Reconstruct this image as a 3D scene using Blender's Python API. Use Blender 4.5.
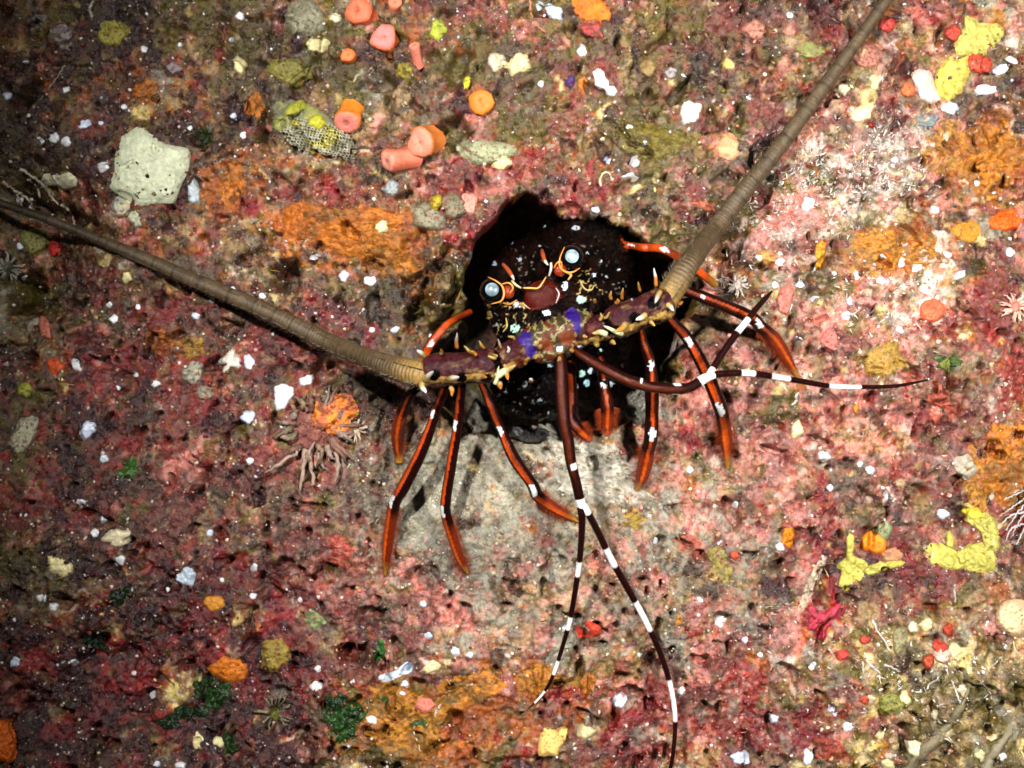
import bpy, math, random
import numpy as np
from mathutils import Vector, kdtree

# ------------------------------------------------------------------ start
for o in list(bpy.data.objects):
    bpy.data.objects.remove(o, do_unlink=True)
SC = bpy.context.scene
COL = SC.collection
rng = np.random.default_rng(7)
random.seed(7)

# ------------------------------------------------------------------ camera
# the reef wall stands in the XZ plane (y = 0); the camera looks along +Y.
D = 0.50                    # metres from the lens to the wall
S = 0.40 / 1024             # metres on the wall per photo pixel
cam_d = bpy.data.cameras.new('camera')
cam = bpy.data.objects.new('camera', cam_d)
COL.objects.link(cam)
cam.location = (0, -D, 0)
cam.rotation_euler = (math.radians(90), 0, 0)
cam_d.sensor_width = 36
cam_d.lens = 36 * D / 0.40
cam_d.clip_start = 0.01
cam_d.clip_end = 50
cam_d.dof.use_dof = True
cam_d.dof.focus_distance = D - 0.022
cam_d.dof.aperture_fstop = 13.0
SC.camera = cam

# ------------------------------------------------------------------ light
w = bpy.data.worlds.new('World')
SC.world = w
w.use_nodes = True
nt = w.node_tree
sky = nt.nodes.new('ShaderNodeTexSky')
sky.sky_type = 'NISHITA'
sky.sun_disc = False
sky.sun_elevation = math.radians(35)
sky.sun_rotation = math.radians(180)
nt.links.new(sky.outputs[0], nt.nodes['Background'].inputs[0])
nt.nodes['Background'].inputs[1].default_value = 0.004   # night dive: almost nothing from above

def strobe(name, loc, target, power, size, cone, color):
    d = bpy.data.lights.new(name, 'SPOT')
    d.energy = power
    d.color = color
    d.shadow_soft_size = size
    d.spot_size = math.radians(cone)
    d.spot_blend = 0.9
    o = bpy.data.objects.new(name, d)
    o.location = loc
    v = Vector(target) - Vector(loc)
    o.rotation_euler = v.to_track_quat('-Z', 'Y').to_euler()
    COL.objects.link(o)
# the two strobes on the arms of the underwater camera housing
strobe('camera_strobe', (-0.12, -0.50, 0.17), (0.16, 0, -0.005), 21.0, 0.009, 88, (1.0, 0.97, 0.92))
strobe('camera_strobe', (0.22, -0.47, 0.06), (0.19, 0, 0.0), 14.0, 0.009, 88, (1.0, 0.97, 0.92))

SC.render.engine = 'CYCLES'
SC.view_settings.view_transform = 'Standard'
SC.view_settings.look = 'None'
SC.view_settings.exposure = 0.0
SC.view_settings.gamma = 1.0
SC.view_settings.use_curve_mapping = False
SC.render.resolution_x = 1024
SC.render.resolution_y = 768

# ------------------------------------------------------------------ noise
def hsh(ix, iy, seed):
    h = (ix.astype(np.int64) * 374761393 + iy.astype(np.int64) * 668265263 + seed * 974711) & 0xFFFFFFFF
    h = ((h ^ (h >> 13)) * 1274126177) & 0xFFFFFFFF
    h = h ^ (h >> 16)
    h = (h * 2246822519) & 0xFFFFFFFF
    h = h ^ (h >> 15)
    return (h & 0xFFFFFF).astype(np.float64) / 16777216.0

def vn(x, y, seed):
    ix = np.floor(x); iy = np.floor(y)
    fx = x - ix; fy = y - iy
    fx = fx * fx * (3 - 2 * fx); fy = fy * fy * (3 - 2 * fy)
    a = hsh(ix, iy, seed); b = hsh(ix + 1, iy, seed)
    c = hsh(ix, iy + 1, seed); d = hsh(ix + 1, iy + 1, seed)
    return (a + (b - a) * fx) * (1 - fy) + (c + (d - c) * fx) * fy

def fbm(x, y, octv, seed):
    s = 0; a = 1.0; t = 0
    for i in range(octv):
        s = s + a * (vn(x, y, seed + i * 17) * 2 - 1); t += a
        x = x * 2.03 + 5.1; y = y * 2.03 + 3.7; a *= 0.5
    return s / t

def worley(x, y, seed):
    ix = np.floor(x); iy = np.floor(y)
    f1 = np.full(x.shape, 9.0); f2 = np.full(x.shape, 9.0); cid = np.zeros(x.shape)
    for dx in (-1, 0, 1):
        for dy in (-1, 0, 1):
            cx = ix + dx; cy = iy + dy
            px = cx + hsh(cx, cy, seed); py = cy + hsh(cx, cy, seed + 91)
            d = np.sqrt((px - x) ** 2 + (py - y) ** 2)
            n = d < f1
            f2 = np.where(n, f1, np.minimum(f2, d))
            cid = np.where(n, hsh(cx, cy, seed + 37), cid)
            f1 = np.where(n, d, f1)
    return f1, f2, cid

def sstep(a, b, x):
    t = np.clip((x - a) / (b - a), 0, 1)
    return t * t * (3 - 2 * t)

# ------------------------------------------------------------------ reef relief
CAVE = np.array([(470, 250), (486, 226), (508, 200), (516, 193), (530, 192), (545, 205), (566, 217), (606, 217),
                 (640, 234), (690, 260), (712, 282), (700, 300), (684, 326), (664, 372), (634, 420), (600, 434),
                 (556, 438), (506, 440), (466, 426), (432, 396), (418, 368), (440, 338), (468, 330), (464, 290)], float)

def poly_sd(px, py, poly):
    d = np.full(px.shape, 1e9); ins = np.zeros(px.shape, bool)
    n = len(poly)
    for i in range(n):
        x0, y0 = poly[i]; x1, y1 = poly[(i + 1) % n]
        ex, ey = x1 - x0, y1 - y0
        t = np.clip(((px - x0) * ex + (py - y0) * ey) / (ex * ex + ey * ey), 0, 1)
        d = np.minimum(d, np.hypot(px - x0 - t * ex, py - y0 - t * ey))
        c = ((y0 > py) != (y1 > py)) & (px < ex * (py - y0) / (ey if abs(ey) > 1e-9 else 1e-9) + x0)
        ins ^= c
    return np.where(ins, -d, d)

# broad relief: (px, py, rx, ry, millimetres)
RELIEF = [(500, 520, 130, 70, 7), (850, 330, 150, 160, 6), (600, 160, 130, 45, 6), (350, 210, 90, 60, 5),
          (20, 270, 60, 90, -24), (40, 210, 70, 30, -10), (90, 700, 150, 90, -10), (400, 300, 30, 60, -7),
          (720, 280, 40, 30, -8), (940, 700, 100, 70, 6), (150, 165, 60, 50, 4), (880, 130, 90, 70, 4),
          (700, 640, 120, 80, 4), (380, 60, 120, 60, 3), (230, 90, 60, 60, -4), (440, 360, 60, 40, -6),
          (180, 560, 120, 80, 3), (980, 600, 60, 60, 4), (370, 395, 45, 25, -6), (447, 285, 20, 48, 8)]
# crevices and pits
PITS = [(287, 277, 11, 16, -22, .2), (352, 654, 16, 8, -12, .3), (455, 135, 14, 17, -14, 0), (88, 194, 8, 7, -18, 0),
        (10, 292, 14, 22, -25, 0), (458, 68, 10, 20, -10, .4), (620, 676, 7, 6, -8, 0), (566, 706, 4, 5, -7, 0),
        (98, 640, 9, 7, -8, 0), (65, 600, 9, 8, -10, 0), (322, 374, 10, 14, -10, 0), (205, 140, 9, 10, -7, 0),
        (612, 722, 5, 7, -8, 0), (768, 212, 12, 8, -9, 0), (735, 240, 14, 8, -10, 0), (905, 70, 8, 12, -8, 0),
        (455, 722, 7, 12, -8, 0), (440, 745, 16, 5, -8, -.6), (940, 755, 12, 20, -10, .6), (1000, 710, 16, 10, -8, 0),
        (385, 85, 12, 8, -8, 0), (30, 100, 8, 22, -10, .8), (60, 215, 60, 9, -10, .4), (265, 130, 6, 22, -10, 0),
        (120, 660, 16, 12, -7, 0), (75, 320, 10, 20, -9, -.4), (160, 290, 5, 12, -6, 0), (20, 360, 10, 10, -10, 0), (452, 300, 4, 26, -13, .25), (432, 275, 4, 26, -11, .55), (412, 312, 5, 22, -10, .3), (440, 322, 4, 14, -9, .8)]

def smoothmask(px, py):
    """1 where the crust is smooth (sediment slab), 0 where it is knobbly"""
    return np.exp(-(((px - 490) / 115) ** 2 + ((py - 505) / 62) ** 2) ** 2)

def height(x, z):
    X = x * 1000; Z = z * 1000
    px = x / S + 512; py = 384 - z / S
    h = 8 * fbm(X / 95, Z / 95, 3, 1)
    for a, b, rx, ry, v in RELIEF:
        h = h + v * np.exp(-((px - a) / rx) ** 2 - ((py - b) / ry) ** 2)
    wx = X + 5 * fbm(X / 18, Z / 18, 2, 5); wz = Z + 5 * fbm(X / 18, Z / 18, 2, 6)
    sm = smoothmask(px, py)
    k = 1 - 0.75 * sm
    h = h + k * 2.6 * (1 - 2.0 * np.abs(fbm(wx / 26, wz / 26, 3, 11)))
    f1, f2, cid = worley(wx / 10, wz / 10, 21)
    h = h + k * 2.2 * (cid - .35) * np.clip(1.15 - 1.5 * f1 * f1, 0, 1)
    f1, f2, cid = worley(wx / 4.2, wz / 4.2, 22)
    h = h + k * 1.6 * (cid - .3) * np.clip(1.1 - 1.6 * f1 * f1, 0, 1)
    f1, f2, cid = worley(X / 1.9 + .3 * np.sin(Z), Z / 1.9, 23)
    h = h + k * 0.7 * (cid - .3) * np.clip(1.1 - 1.6 * f1 * f1, 0, 1)
    h = h + 0.75 * (1 - .5 * sm) * fbm(X / 1.6, Z / 1.6, 2, 31)
    rg = np.exp(-((px - 425) / 42) ** 2 - ((py - 290) / 55) ** 2) + .6 * np.exp(-((px - 20) / 40) ** 2 - ((py - 270) / 90) ** 2) + .35 * np.exp(-((px - 950) / 80) ** 2 - ((py - 700) / 60) ** 2)
    h = h + rg * 5.0 * (.5 - 2.2 * np.abs(fbm(wx / 11 + wz / 30, wz / 17 - wx / 40, 3, 77)))
    hole = sstep(.32, .52, fbm(wx / 6.0, wz / 6.5, 2, 41))
    h = h - (1 - sm) * 6.5 * hole
    jx = px + 5 * fbm(px / 9, py / 9, 2, 51); jy = py + 5 * fbm(px / 9, py / 9, 2, 52)
    for a, b, rx, ry, v, an in PITS:
        c, s_ = math.cos(an), math.sin(an)
        u = ((jx - a) * c + (jy - b) * s_) / rx; q = (-(jx - a) * s_ + (jy - b) * c) / ry
        h = h + v * np.exp(-(u * u + q * q) ** 2)
    # the lip round the cave swells a little before it drops
    return h * 0.001

def P(px, py, d):
    """photo pixel -> point d metres in front of the wall plane"""
    k = (D - d) / D
    return np.stack([(np.asarray(px, float) - 512) * S * k, -np.asarray(d, float) + 0 * np.asarray(px, float),
                     (384 - np.asarray(py, float)) * S * k], -1)

def hfast(x, z):
    """height of the finished wall mesh (bilinear on its own grid)"""
    i = np.clip(np.searchsorted(ax, x) - 1, 0, len(ax) - 2); j = np.clip(np.searchsorted(az, z) - 1, 0, len(az) - 2)
    u = np.clip((x - ax[i]) / (ax[i + 1] - ax[i]), 0, 1); v = np.clip((z - az[j]) / (az[j + 1] - az[j]), 0, 1)
    return (HG[j, i] * (1 - u) + HG[j, i + 1] * u) * (1 - v) + (HG[j + 1, i] * (1 - u) + HG[j + 1, i + 1] * u) * v

def surf(px, py, lift=0.0, grid=None):
    """photo pixel -> where its ray meets the reef (plus a lift in metres)"""
    px = np.atleast_1d(np.asarray(px, float)); py = np.atleast_1d(np.asarray(py, float))
    d = np.zeros(px.shape)
    for _ in range(4):
        k = (D - d) / D
        d = hfast((px - 512) * S * k, (384 - py) * S * k) + lift
    return P(px, py, d)

# ------------------------------------------------------------------ mesh helpers
def mesh_np(name, V, F, cols=None, smooth=True):
    me = bpy.data.meshes.new(name)
    V = np.asarray(V, np.float32); F = np.asarray(F, np.int32)
    n = F.shape[1]
    me.vertices.add(len(V)); me.vertices.foreach_set('co', V.ravel())
    me.loops.add(F.size); me.loops.foreach_set('vertex_index', F.ravel())
    me.polygons.add(len(F))
    me.polygons.foreach_set('loop_start', np.arange(0, F.size, n, dtype=np.int32))
    me.polygons.foreach_set('use_smooth', np.full(len(F), smooth, dtype=bool))
    me.update(calc_edges=True)
    if cols is not None:
        set_col(me, cols)
    return me

def set_col(me, cols):
    a = me.color_attributes.new('Col', 'FLOAT_COLOR', 'POINT')
    c = np.ones((len(cols), 4), np.float32); c[:, :3] = cols
    a.data.foreach_set('color', c.ravel())

def obj(name, me, m, parent=None):
    o = bpy.data.objects.new(name, me)
    COL.objects.link(o)
    if m: me.materials.append(m)
    if parent: o.parent = parent
    return o

def tag(o, label, cat, group=None):
    o['label'] = label; o['category'] = cat
    if group: o['group'] = group
    return o

def thing(name, label, cat, loc=(0, 0, 0), group=None):
    o = bpy.data.objects.new(name, None)
    o.empty_display_size = 0.01
    o.location = loc
    COL.objects.link(o)
    return tag(o, label, cat, group)

class Acc:
    """collects quads/tris (as quads) with colours"""
    def __init__(s): s.V = []; s.F = []; s.C = []; s.n = 0; s.ids = []
    def add(s, V, F, C, pid=0):
        V = np.asarray(V, float); F = np.asarray(F, int)
        s.V.append(V); s.F.append(F + s.n); s.n += len(V)
        C = np.asarray(C, float)
        if C.ndim == 1: C = np.tile(C, (len(V), 1))
        s.C.append(C); s.ids.append(np.full(len(V), pid))
    def mesh(s, name, smooth=True):
        return mesh_np(name, np.concatenate(s.V), np.concatenate(s.F), np.concatenate(s.C), smooth)

def catmull(pts, n):
    p = np.asarray(pts, float)
    p = np.vstack([2 * p[0] - p[1], p, 2 * p[-1] - p[-2]])
    m = len(p) - 3
    t = np.linspace(0, m - 1e-6, n)
    i = t.astype(int); f = (t - i)[:, None]
    a, b, c, d = p[i], p[i + 1], p[i + 2], p[i + 3]
    return .5 * (2 * b + (c - a) * f + (2 * a - 5 * b + 4 * c - d) * f * f + (3 * b - a - 3 * c + d) * f ** 3)

def tube(C, R, seg=10, cap=True, flat=1.0):
    """C (n,3) centre line, R (n,) radii -> V, F, theta (0 faces the -Y side), u"""
    n = len(C)
    T = np.gradient(C, axis=0); T /= np.linalg.norm(T, axis=1)[:, None] + 1e-12
    f = np.tile(np.array([0., -1., 0.]), (n, 1))
    f = f - (f * T).sum(1)[:, None] * T
    bad = np.linalg.norm(f, axis=1) < .15
    f[bad] = np.cross(T[bad], np.array([1., 0, 0]))
    f /= np.linalg.norm(f, axis=1)[:, None]
    s = np.cross(T, f)
    th = np.linspace(0, 2 * math.pi, seg, endpoint=False)
    R = np.asarray(R, float)
    V = C[:, None, :] + R[:, None, None] * (np.cos(th)[None, :, None] * f[:, None, :] * flat + np.sin(th)[None, :, None] * s[:, None, :])
    V = V.reshape(-1, 3)
    i = np.arange(n - 1)[:, None] * seg; j = np.arange(seg)[None, :]; k = (j + 1) % seg
    F = np.stack([i + j, i + k, i + seg + k, i + seg + j], -1).reshape(-1, 4)
    TH = np.tile(th, n); U = np.repeat(np.linspace(0, 1, n), seg)
    if cap:
        a = len(V)
        V = np.vstack([V, C[0], C[-1]])
        j = np.arange(seg); k = (j + 1) % seg
        F = np.vstack([F, np.stack([np.full(seg, a), k, j, j * 0 + a], -1)[:, [0, 1, 2, 2]],
                       np.stack([np.full(seg, a + 1), (n - 1) * seg + j, (n - 1) * seg + k, (n - 1) * seg + k], -1)])
        TH = np.append(TH, [0, 0]); U = np.append(U, [0, 1])
    return V, F, TH, U

def fix_tris(F):
    return F

# quads with a repeated corner are turned into proper triangles here
def mesh_np_mixed(name, V, F, cols=None, smooth=True):
    F = np.asarray(F, int)
    tri = (F[:, 2] == F[:, 3])
    me = bpy.data.meshes.new(name)
    V = np.asarray(V, np.float32)
    q = F[~tri]; t = F[tri][:, :3]
    li = np.concatenate([q.ravel(), t.ravel()]).astype(np.int32)
    ls = np.concatenate([np.arange(len(q)) * 4, len(q) * 4 + np.arange(len(t)) * 3]).astype(np.int32)
    me.vertices.add(len(V)); me.vertices.foreach_set('co', V.ravel())
    me.loops.add(len(li)); me.loops.foreach_set('vertex_index', li)
    me.polygons.add(len(ls)); me.polygons.foreach_set('loop_start', ls)
    me.polygons.foreach_set('use_smooth', np.full(len(ls), smooth, dtype=bool))
    me.update(calc_edges=True)
    me.validate()
    if cols is not None: set_col(me, cols)
    return me
Acc.mesh = lambda s, name, smooth=True: mesh_np_mixed(name, np.concatenate(s.V), np.concatenate(s.F), np.concatenate(s.C), smooth)

ICO_V = None
def ico():
    global ICO_V, ICO_F
    if ICO_V is None:
        p = (1 + 5 ** .5) / 2
        v = np.array([(-1, p, 0), (1, p, 0), (-1, -p, 0), (1, -p, 0), (0, -1, p), (0, 1, p), (0, -1, -p), (0, 1, -p),
                      (p, 0, -1), (p, 0, 1), (-p, 0, -1), (-p, 0, 1)], float)
        ICO_V = v / np.linalg.norm(v[0])
        ICO_F = np.array([(0, 11, 5), (0, 5, 1), (0, 1, 7), (0, 7, 10), (0, 10, 11), (1, 5, 9), (5, 11, 4), (11, 10, 2), (10, 7, 6), (7, 1, 8),
                          (3, 9, 4), (3, 4, 2), (3, 2, 6), (3, 6, 8), (3, 8, 9), (4, 9, 5), (2, 4, 11), (6, 2, 10), (8, 6, 7), (9, 8, 1)])
    return ICO_V, ICO_F

# ------------------------------------------------------------------ materials
def mat(name, col=None, rough=.5, spec=.5, var=.35, scale=350, bump=.4, bscale=900, dark=None, coat=0, sss=0, spots=None):
    m = bpy.data.materials.new(name)
    m.use_nodes = True
    t = m.node_tree; N = t.nodes; L = t.links
    b = N['Principled BSDF']
    b.inputs['Roughness'].default_value = rough
    b.inputs['Specular IOR Level'].default_value = spec
    if coat: b.inputs['Coat Weight'].default_value = coat; b.inputs['Coat Roughness'].default_value = .15
    if sss:
        b.inputs['Subsurface Weight'].default_value = sss
        b.inputs['Subsurface Radius'].default_value = (.003, .0015, .001)
        b.inputs['Subsurface Scale'].default_value = 1.0
    tc = N.new('ShaderNodeTexCoord')
    geo = tc.outputs['Object']
    n1 = N.new('ShaderNodeTexNoise'); n1.inputs['Scale'].default_value = scale
    n1.inputs['Detail'].default_value = 5; n1.inputs['Roughness'].default_value = .65
    L.new(geo, n1.inputs['Vector'])
    rmp = N.new('ShaderNodeMapRange')
    rmp.inputs['From Min'].default_value = .3; rmp.inputs['From Max'].default_value = .7
    rmp.inputs['To Min'].default_value = 1 - var; rmp.inputs['To Max'].default_value = 1 + var
    L.new(n1.outputs['Fac'], rmp.inputs['Value'])
    if col is None:
        src = N.new('ShaderNodeAttribute'); src.attribute_name = 'Col'; c0 = src.outputs['Color']
    else:
        src = N.new('ShaderNodeRGB'); src.outputs[0].default_value = (*col, 1); c0 = src.outputs[0]
        if dark is not None:
            n3 = N.new('ShaderNodeTexNoise'); n3.inputs['Scale'].default_value = scale * .35; n3.inputs['Detail'].default_value = 4
            L.new(geo, n3.inputs['Vector'])
            r3 = N.new('ShaderNodeMapRange'); r3.inputs['From Min'].default_value = .42; r3.inputs['From Max'].default_value = .66
            L.new(n3.outputs['Fac'], r3.inputs['Value'])
            mx = N.new('ShaderNodeMix'); mx.data_type = 'RGBA'
            mx.inputs['B'].default_value = (*dark, 1)
            L.new(r3.outputs[0], mx.inputs['Factor']); L.new(c0, mx.inputs['A'])
            c0 = mx.outputs['Result']
    mul = N.new('ShaderNodeVectorMath'); mul.operation = 'SCALE'
    L.new(c0, mul.inputs[0]); L.new(rmp.outputs[0], mul.inputs['Scale'])
    L.new(mul.outputs[0], b.inputs['Base Color'])
    if bump:
        n2 = N.new('ShaderNodeTexNoise'); n2.inputs['Scale'].default_value = bscale
        n2.inputs['Detail'].default_value = 4; n2.inputs['Roughness'].default_value = .7
        L.new(geo, n2.inputs['Vector'])
        bp = N.new('ShaderNodeBump'); bp.inputs['Strength'].default_value = bump; bp.inputs['Distance'].default_value = .0006
        L.new(n2.outputs['Fac'], bp.inputs['Height'])
        L.new(bp.outputs[0], b.inputs['Normal'])
    return m

def reef_material():
    m = bpy.data.materials.new('reef_crust'); m.use_nodes = True
    t = m.node_tree; N = t.nodes; L = t.links
    b = N['Principled BSDF']
    tc = N.new('ShaderNodeTexCoord').outputs['Object']
    at = N.new('ShaderNodeAttribute'); at.attribute_name = 'Col'
    def noise(sc, det=5, r=.65):
        n = N.new('ShaderNodeTexNoise'); n.inputs['Scale'].default_value = sc
        n.inputs['Detail'].default_value = det; n.inputs['Roughness'].default_value = r
        L.new(tc, n.inputs['Vector']); return n
    def rng_(src, a, b_, c, d):
        r = N.new('ShaderNodeMapRange'); r.inputs['From Min'].default_value = a; r.inputs['From Max'].default_value = b_
        r.inputs['To Min'].default_value = c; r.inputs['To Max'].default_value = d
        L.new(src, r.inputs['Value']); return r.outputs[0]
    n1 = noise(420, 6, .7); v1 = rng_(n1.outputs['Fac'], .28, .72, .30, 1.70)
    mul = N.new('ShaderNodeVectorMath'); mul.operation = 'SCALE'
    L.new(at.outputs['Color'], mul.inputs[0]); L.new(v1, mul.inputs['Scale'])
    # slight drift of hue, as each crust grows over the next
    n2 = noise(900, 3)
    hs = N.new('ShaderNodeHueSaturation')
    L.new(mul.outputs[0], hs.inputs['Color'])
    L.new(rng_(n2.outputs['Color'], .3, .7, .475, .525), hs.inputs['Hue'])
    L.new(rng_(noise(260, 4).outputs['Fac'], .3, .7, .75, 1.25), hs.inputs['Saturation'])
    # pale lime grains
    vo = N.new('ShaderNodeTexVoronoi'); vo.inputs['Scale'].default_value = 700; L.new(tc, vo.inputs['Vector'])
    gr = N.new('ShaderNodeMath'); gr.operation = 'MULTIPLY'
    L.new(rng_(vo.outputs['Distance'], .18, .30, 1, 0), gr.inputs[0])
    L.new(rng_(noise(330, 3).outputs['Fac'], .55, .66, 0, .75), gr.inputs[1])
    mx = N.new('ShaderNodeMix'); mx.data_type = 'RGBA'; mx.inputs['B'].default_value = (.62, .52, .44, 1)
    L.new(gr.outputs[0], mx.inputs['Factor']); L.new(hs.outputs[0], mx.inputs['A'])
    L.new(mx.outputs['Result'], b.inputs['Base Color'])
    L.new(rng_(noise(420, 3).outputs['Fac'], .40, .62, .09, .5), b.inputs['Roughness'])
    b.inputs['Specular IOR Level'].default_value = .9
    bn = noise(1300, 5, .75)
    bp = N.new('ShaderNodeBump'); bp.inputs['Strength'].default_value = .9; bp.inputs['Distance'].default_value = .0008
    L.new(bn.outputs['Fac'], bp.inputs['Height']); L.new(bp.outputs[0], b.inputs['Normal'])
    return m

# ------------------------------------------------------------------ reef colours: which crust grows where
CLS = ['maroon', 'red', 'rose', 'pink', 'olive', 'tan', 'grey', 'orange', 'white', 'brown', 'cream', 'dull']
PAL = np.array([(.085, .010, .008), (.28, .026, .016), (.21, .066, .054), (.40, .185, .160), (.145, .112, .025), (.28, .195, .11),
                (.24, .225, .18), (.34, .105, .012), (.46, .39, .35), (.085, .040, .016), (.46, .37, .20), (.14, .095, .062)])
BASE = dict(maroon=.13, red=.08, rose=.18, pink=.08, olive=.19, tan=.15, grey=.06, orange=.07, white=.015, brown=.16, cream=.025, dull=.16)
REG = [(120, 690, 150, 90, dict(maroon=2.2, red=1.0)), (100, 430, 150, 120, dict(maroon=.6, rose=.35, red=.5)),
       (210, 500, 80, 50, dict(dull=.7, rose=.7, pink=.3)), (235, 590, 50, 50, dict(red=1.2, maroon=.6)), (90, 80, 150, 90, dict(brown=.6, maroon=.5, olive=.2)),
       (15, 280, 40, 200, dict(olive=.7, grey=.08, brown=.8)), (300, 80, 100, 80, dict(olive=.8, tan=.35, dull=.4)),
       (355, 235, 58, 30, dict(orange=5)), (300, 225, 30, 20, dict(orange=2)), (240, 175, 30, 40, dict(orange=1.2)),
       (150, 90, 60, 30, dict(orange=.5, red=.3)), (320, 190, 60, 25, dict(rose=.8, red=.5)),
       (580, 110, 110, 80, dict(olive=.5, rose=.4, dull=.3)), (560, 180, 60, 30, dict(red=1, pink=.4, rose=.5)),
       (650, 140, 60, 35, dict(olive=1.3)), (720, 60, 70, 60, dict(olive=.6, rose=.5, brown=.3)),
       (480, 180, 50, 25, dict(red=.7, pink=.6, orange=.3)),
       (800, 60, 80, 70, dict(rose=.8, brown=.4, red=.2)), (850, 165, 75, 45, dict(white=1.2, grey=.6, cream=.3, pink=.6, rose=.4, brown=.3)),
       (800, 230, 60, 40, dict(pink=1.2, white=.6)), (900, 250, 60, 30, dict(orange=1.8)), (990, 160, 40, 35, dict(orange=3)),
       (870, 310, 70, 40, dict(pink=.7, white=.3)), (850, 440, 150, 90, dict(pink=.8, rose=.7, red=.5, tan=.2)),
       (760, 420, 90, 90, dict(pink=1.2, tan=.4, rose=.4)), (490, 505, 105, 55, dict(grey=9, tan=1)),
       (640, 540, 130, 90, dict(pink=.7, tan=.7, grey=.9)), (330, 520, 60, 60, dict(rose=.7, dull=.5, pink=.2)),
       (420, 590, 90, 45, dict(pink=.9, rose=.9, grey=.4)), (520, 620, 80, 40, dict(grey=.9, pink=.4, tan=.5)),
       (430, 720, 75, 40, dict(orange=2.2, olive=.4)), (560, 690, 60, 40, dict(orange=.9, olive=.5)),
       (610, 720, 90, 50, dict(rose=.6, red=.6)), (740, 700, 110, 75, dict(red=.8, rose=.8, pink=.7)),
       (940, 700, 105, 80, dict(olive=1.2, cream=.8, tan=.8, grey=.4)), (1005, 460, 30, 50, dict(orange=3)),
       (975, 350, 40, 90, dict(rose=.6, red=.6, orange=.3)), (410, 295, 40, 55, dict(olive=1.4, brown=1.6, orange=.5)),
       (440, 300, 30, 40, dict(olive=1.5, dull=1)), (560, 690, 40, 30, dict(maroon=.3)), (300, 640, 70, 70, dict(rose=.8, red=.4, maroon=.4)),
       (150, 360, 40, 30, dict(orange=.7, red=.4)), (280, 330, 60, 30, dict(maroon=.8, red=.7)), (370, 410, 40, 50, dict(brown=.8, olive=.4, rose=.4)),
       (720, 180, 50, 40, dict(rose=.6, pink=.4, olive=.5)), (690, 210, 60, 25, dict(olive=1.2)), (60, 590, 60, 50, dict(olive=.6, tan=.4, grey=.4)),
       (880, 580, 90, 50, dict(rose=.9, red=.5, maroon=.2)), (1000, 620, 40, 50, dict(tan=.6, pink=.5)), (850, 330, 200, 200, dict(pink=.36, white=.16, cream=.12, tan=.26, grey=.26, red=.26, olive=.26, maroon=.12)),
       (680, 600, 130, 130, dict(pink=.5, tan=.4, grey=.7, white=.08, red=.12, olive=.12)), (880, 90, 120, 90, dict(pink=.3, tan=.2))]  # broad blobs also paint the brighter lit side as paler crust

def crust_colour(x, z):
    X = x * 1000; Z = z * 1000
    px = x / S + 512; py = 384 - z / S
    jx = px + 16 * fbm(px / 26, py / 26, 3, 61); jy = py + 16 * fbm(px / 26, py / 26, 3, 62)
    K = len(CLS)
    W = np.zeros((K,) + x.shape, np.float32)
    for k, c in enumerate(CLS): W[k] = BASE[c]
    for a, b, rx, ry, dct in REG:
        g = np.exp(-(((jx - a) / rx) ** 2 + ((jy - b) / ry) ** 2) ** 1.5)
        for c, v in dct.items(): W[CLS.index(c)] += 1.6 * v * g
    W = np.cumsum(W, 0); W /= W[-1]
    def pick(r):
        idx = (r[None] > W).sum(0).clip(0, K - 1)
        return PAL[idx]
    wx = X + 4 * fbm(X / 9, Z / 9, 3, 71); wz = Z + 4 * fbm(X / 9, Z / 9, 3, 72)
    _, _, c1 = worley(wx / 14, wz / 14, 81)
    _, _, c2 = worley(wx / 4.5, wz / 4.5, 82)
    w2x = X + 1.2 * fbm(X / 2.2, Z / 2.2, 2, 73); w2z = Z + 1.2 * fbm(X / 2.2, Z / 2.2, 2, 74)
    f13, _, c3 = worley(w2x / 1.7, w2z / 1.7, 83)
    C = pick(c1)
    m2 = sstep(-.15, .1, fbm(wx / 6, wz / 6, 2, 75))[:, None] if x.ndim == 1 else None
    C = C * (1 - .8 * m2) + pick(c2) * .8 * m2
    m3 = (sstep(-.02, .18, fbm(X / 3.1, Z / 3.1, 3, 76)) * .75)[:, None]
    C = C * (1 - m3) + pick(c3) * m3
    return C

# ------------------------------------------------------------------ the reef wall
def axis(lo, hi, step, ratio, n_out):
    core = np.arange(lo, hi + step / 2, step)
    g = step * ratio ** np.arange(1, n_out + 1)
    out = np.cumsum(g)
    return np.concatenate([lo - out[::-1], core, core[-1] + out])
ST = 0.00050
ax = axis(-0.212, 0.212, ST, 1.066, 80)
az = axis(-0.160, 0.160, ST, 1.066, 80)
gx, gz = np.meshgrid(ax, az)
sh = gx.shape
fx, fz = gx.ravel(), gz.ravel()
hh = height(fx, fz)
ppx, ppy = fx / S + 512, 384 - fz / S
near = (np.abs(ppx - 565) < 260) & (np.abs(ppy - 315) < 240)
sd = np.full(fx.shape, 300.0)
jn = 5 * fbm(ppx[near] / 12, ppy[near] / 12, 3, 55)
sd[near] = poly_sd(ppx[near], ppy[near], CAVE) + jn
HG = hh.reshape(sh)
lip = np.exp(-np.clip(sd, 0, None) / 10) * 0.002
hh = hh - lip
HG = hh.reshape(sh).copy()
tin = np.clip(-sd / 17, 0, 1)
deep = 0.24 * tin ** 1.1
dx, dz = fx - (565 - 512) * S, fz - (384 - 318) * S
rr = np.hypot(dx, dz) + 1e-6
push = 0.035 * sstep(0, 1, tin)
VX = fx + dx / rr * push
VZ = fz + dz / rr * push
wallV = np.stack([VX, -hh * (1 - tin) + deep, VZ], -1)
I = np.arange(sh[0] * sh[1]).reshape(sh)
wallF = np.stack([I[:-1, :-1], I[:-1, 1:], I[1:, 1:], I[1:, :-1]], -1).reshape(-1, 4)
wc = crust_colour(fx, fz).reshape(sh + (3,))
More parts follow.
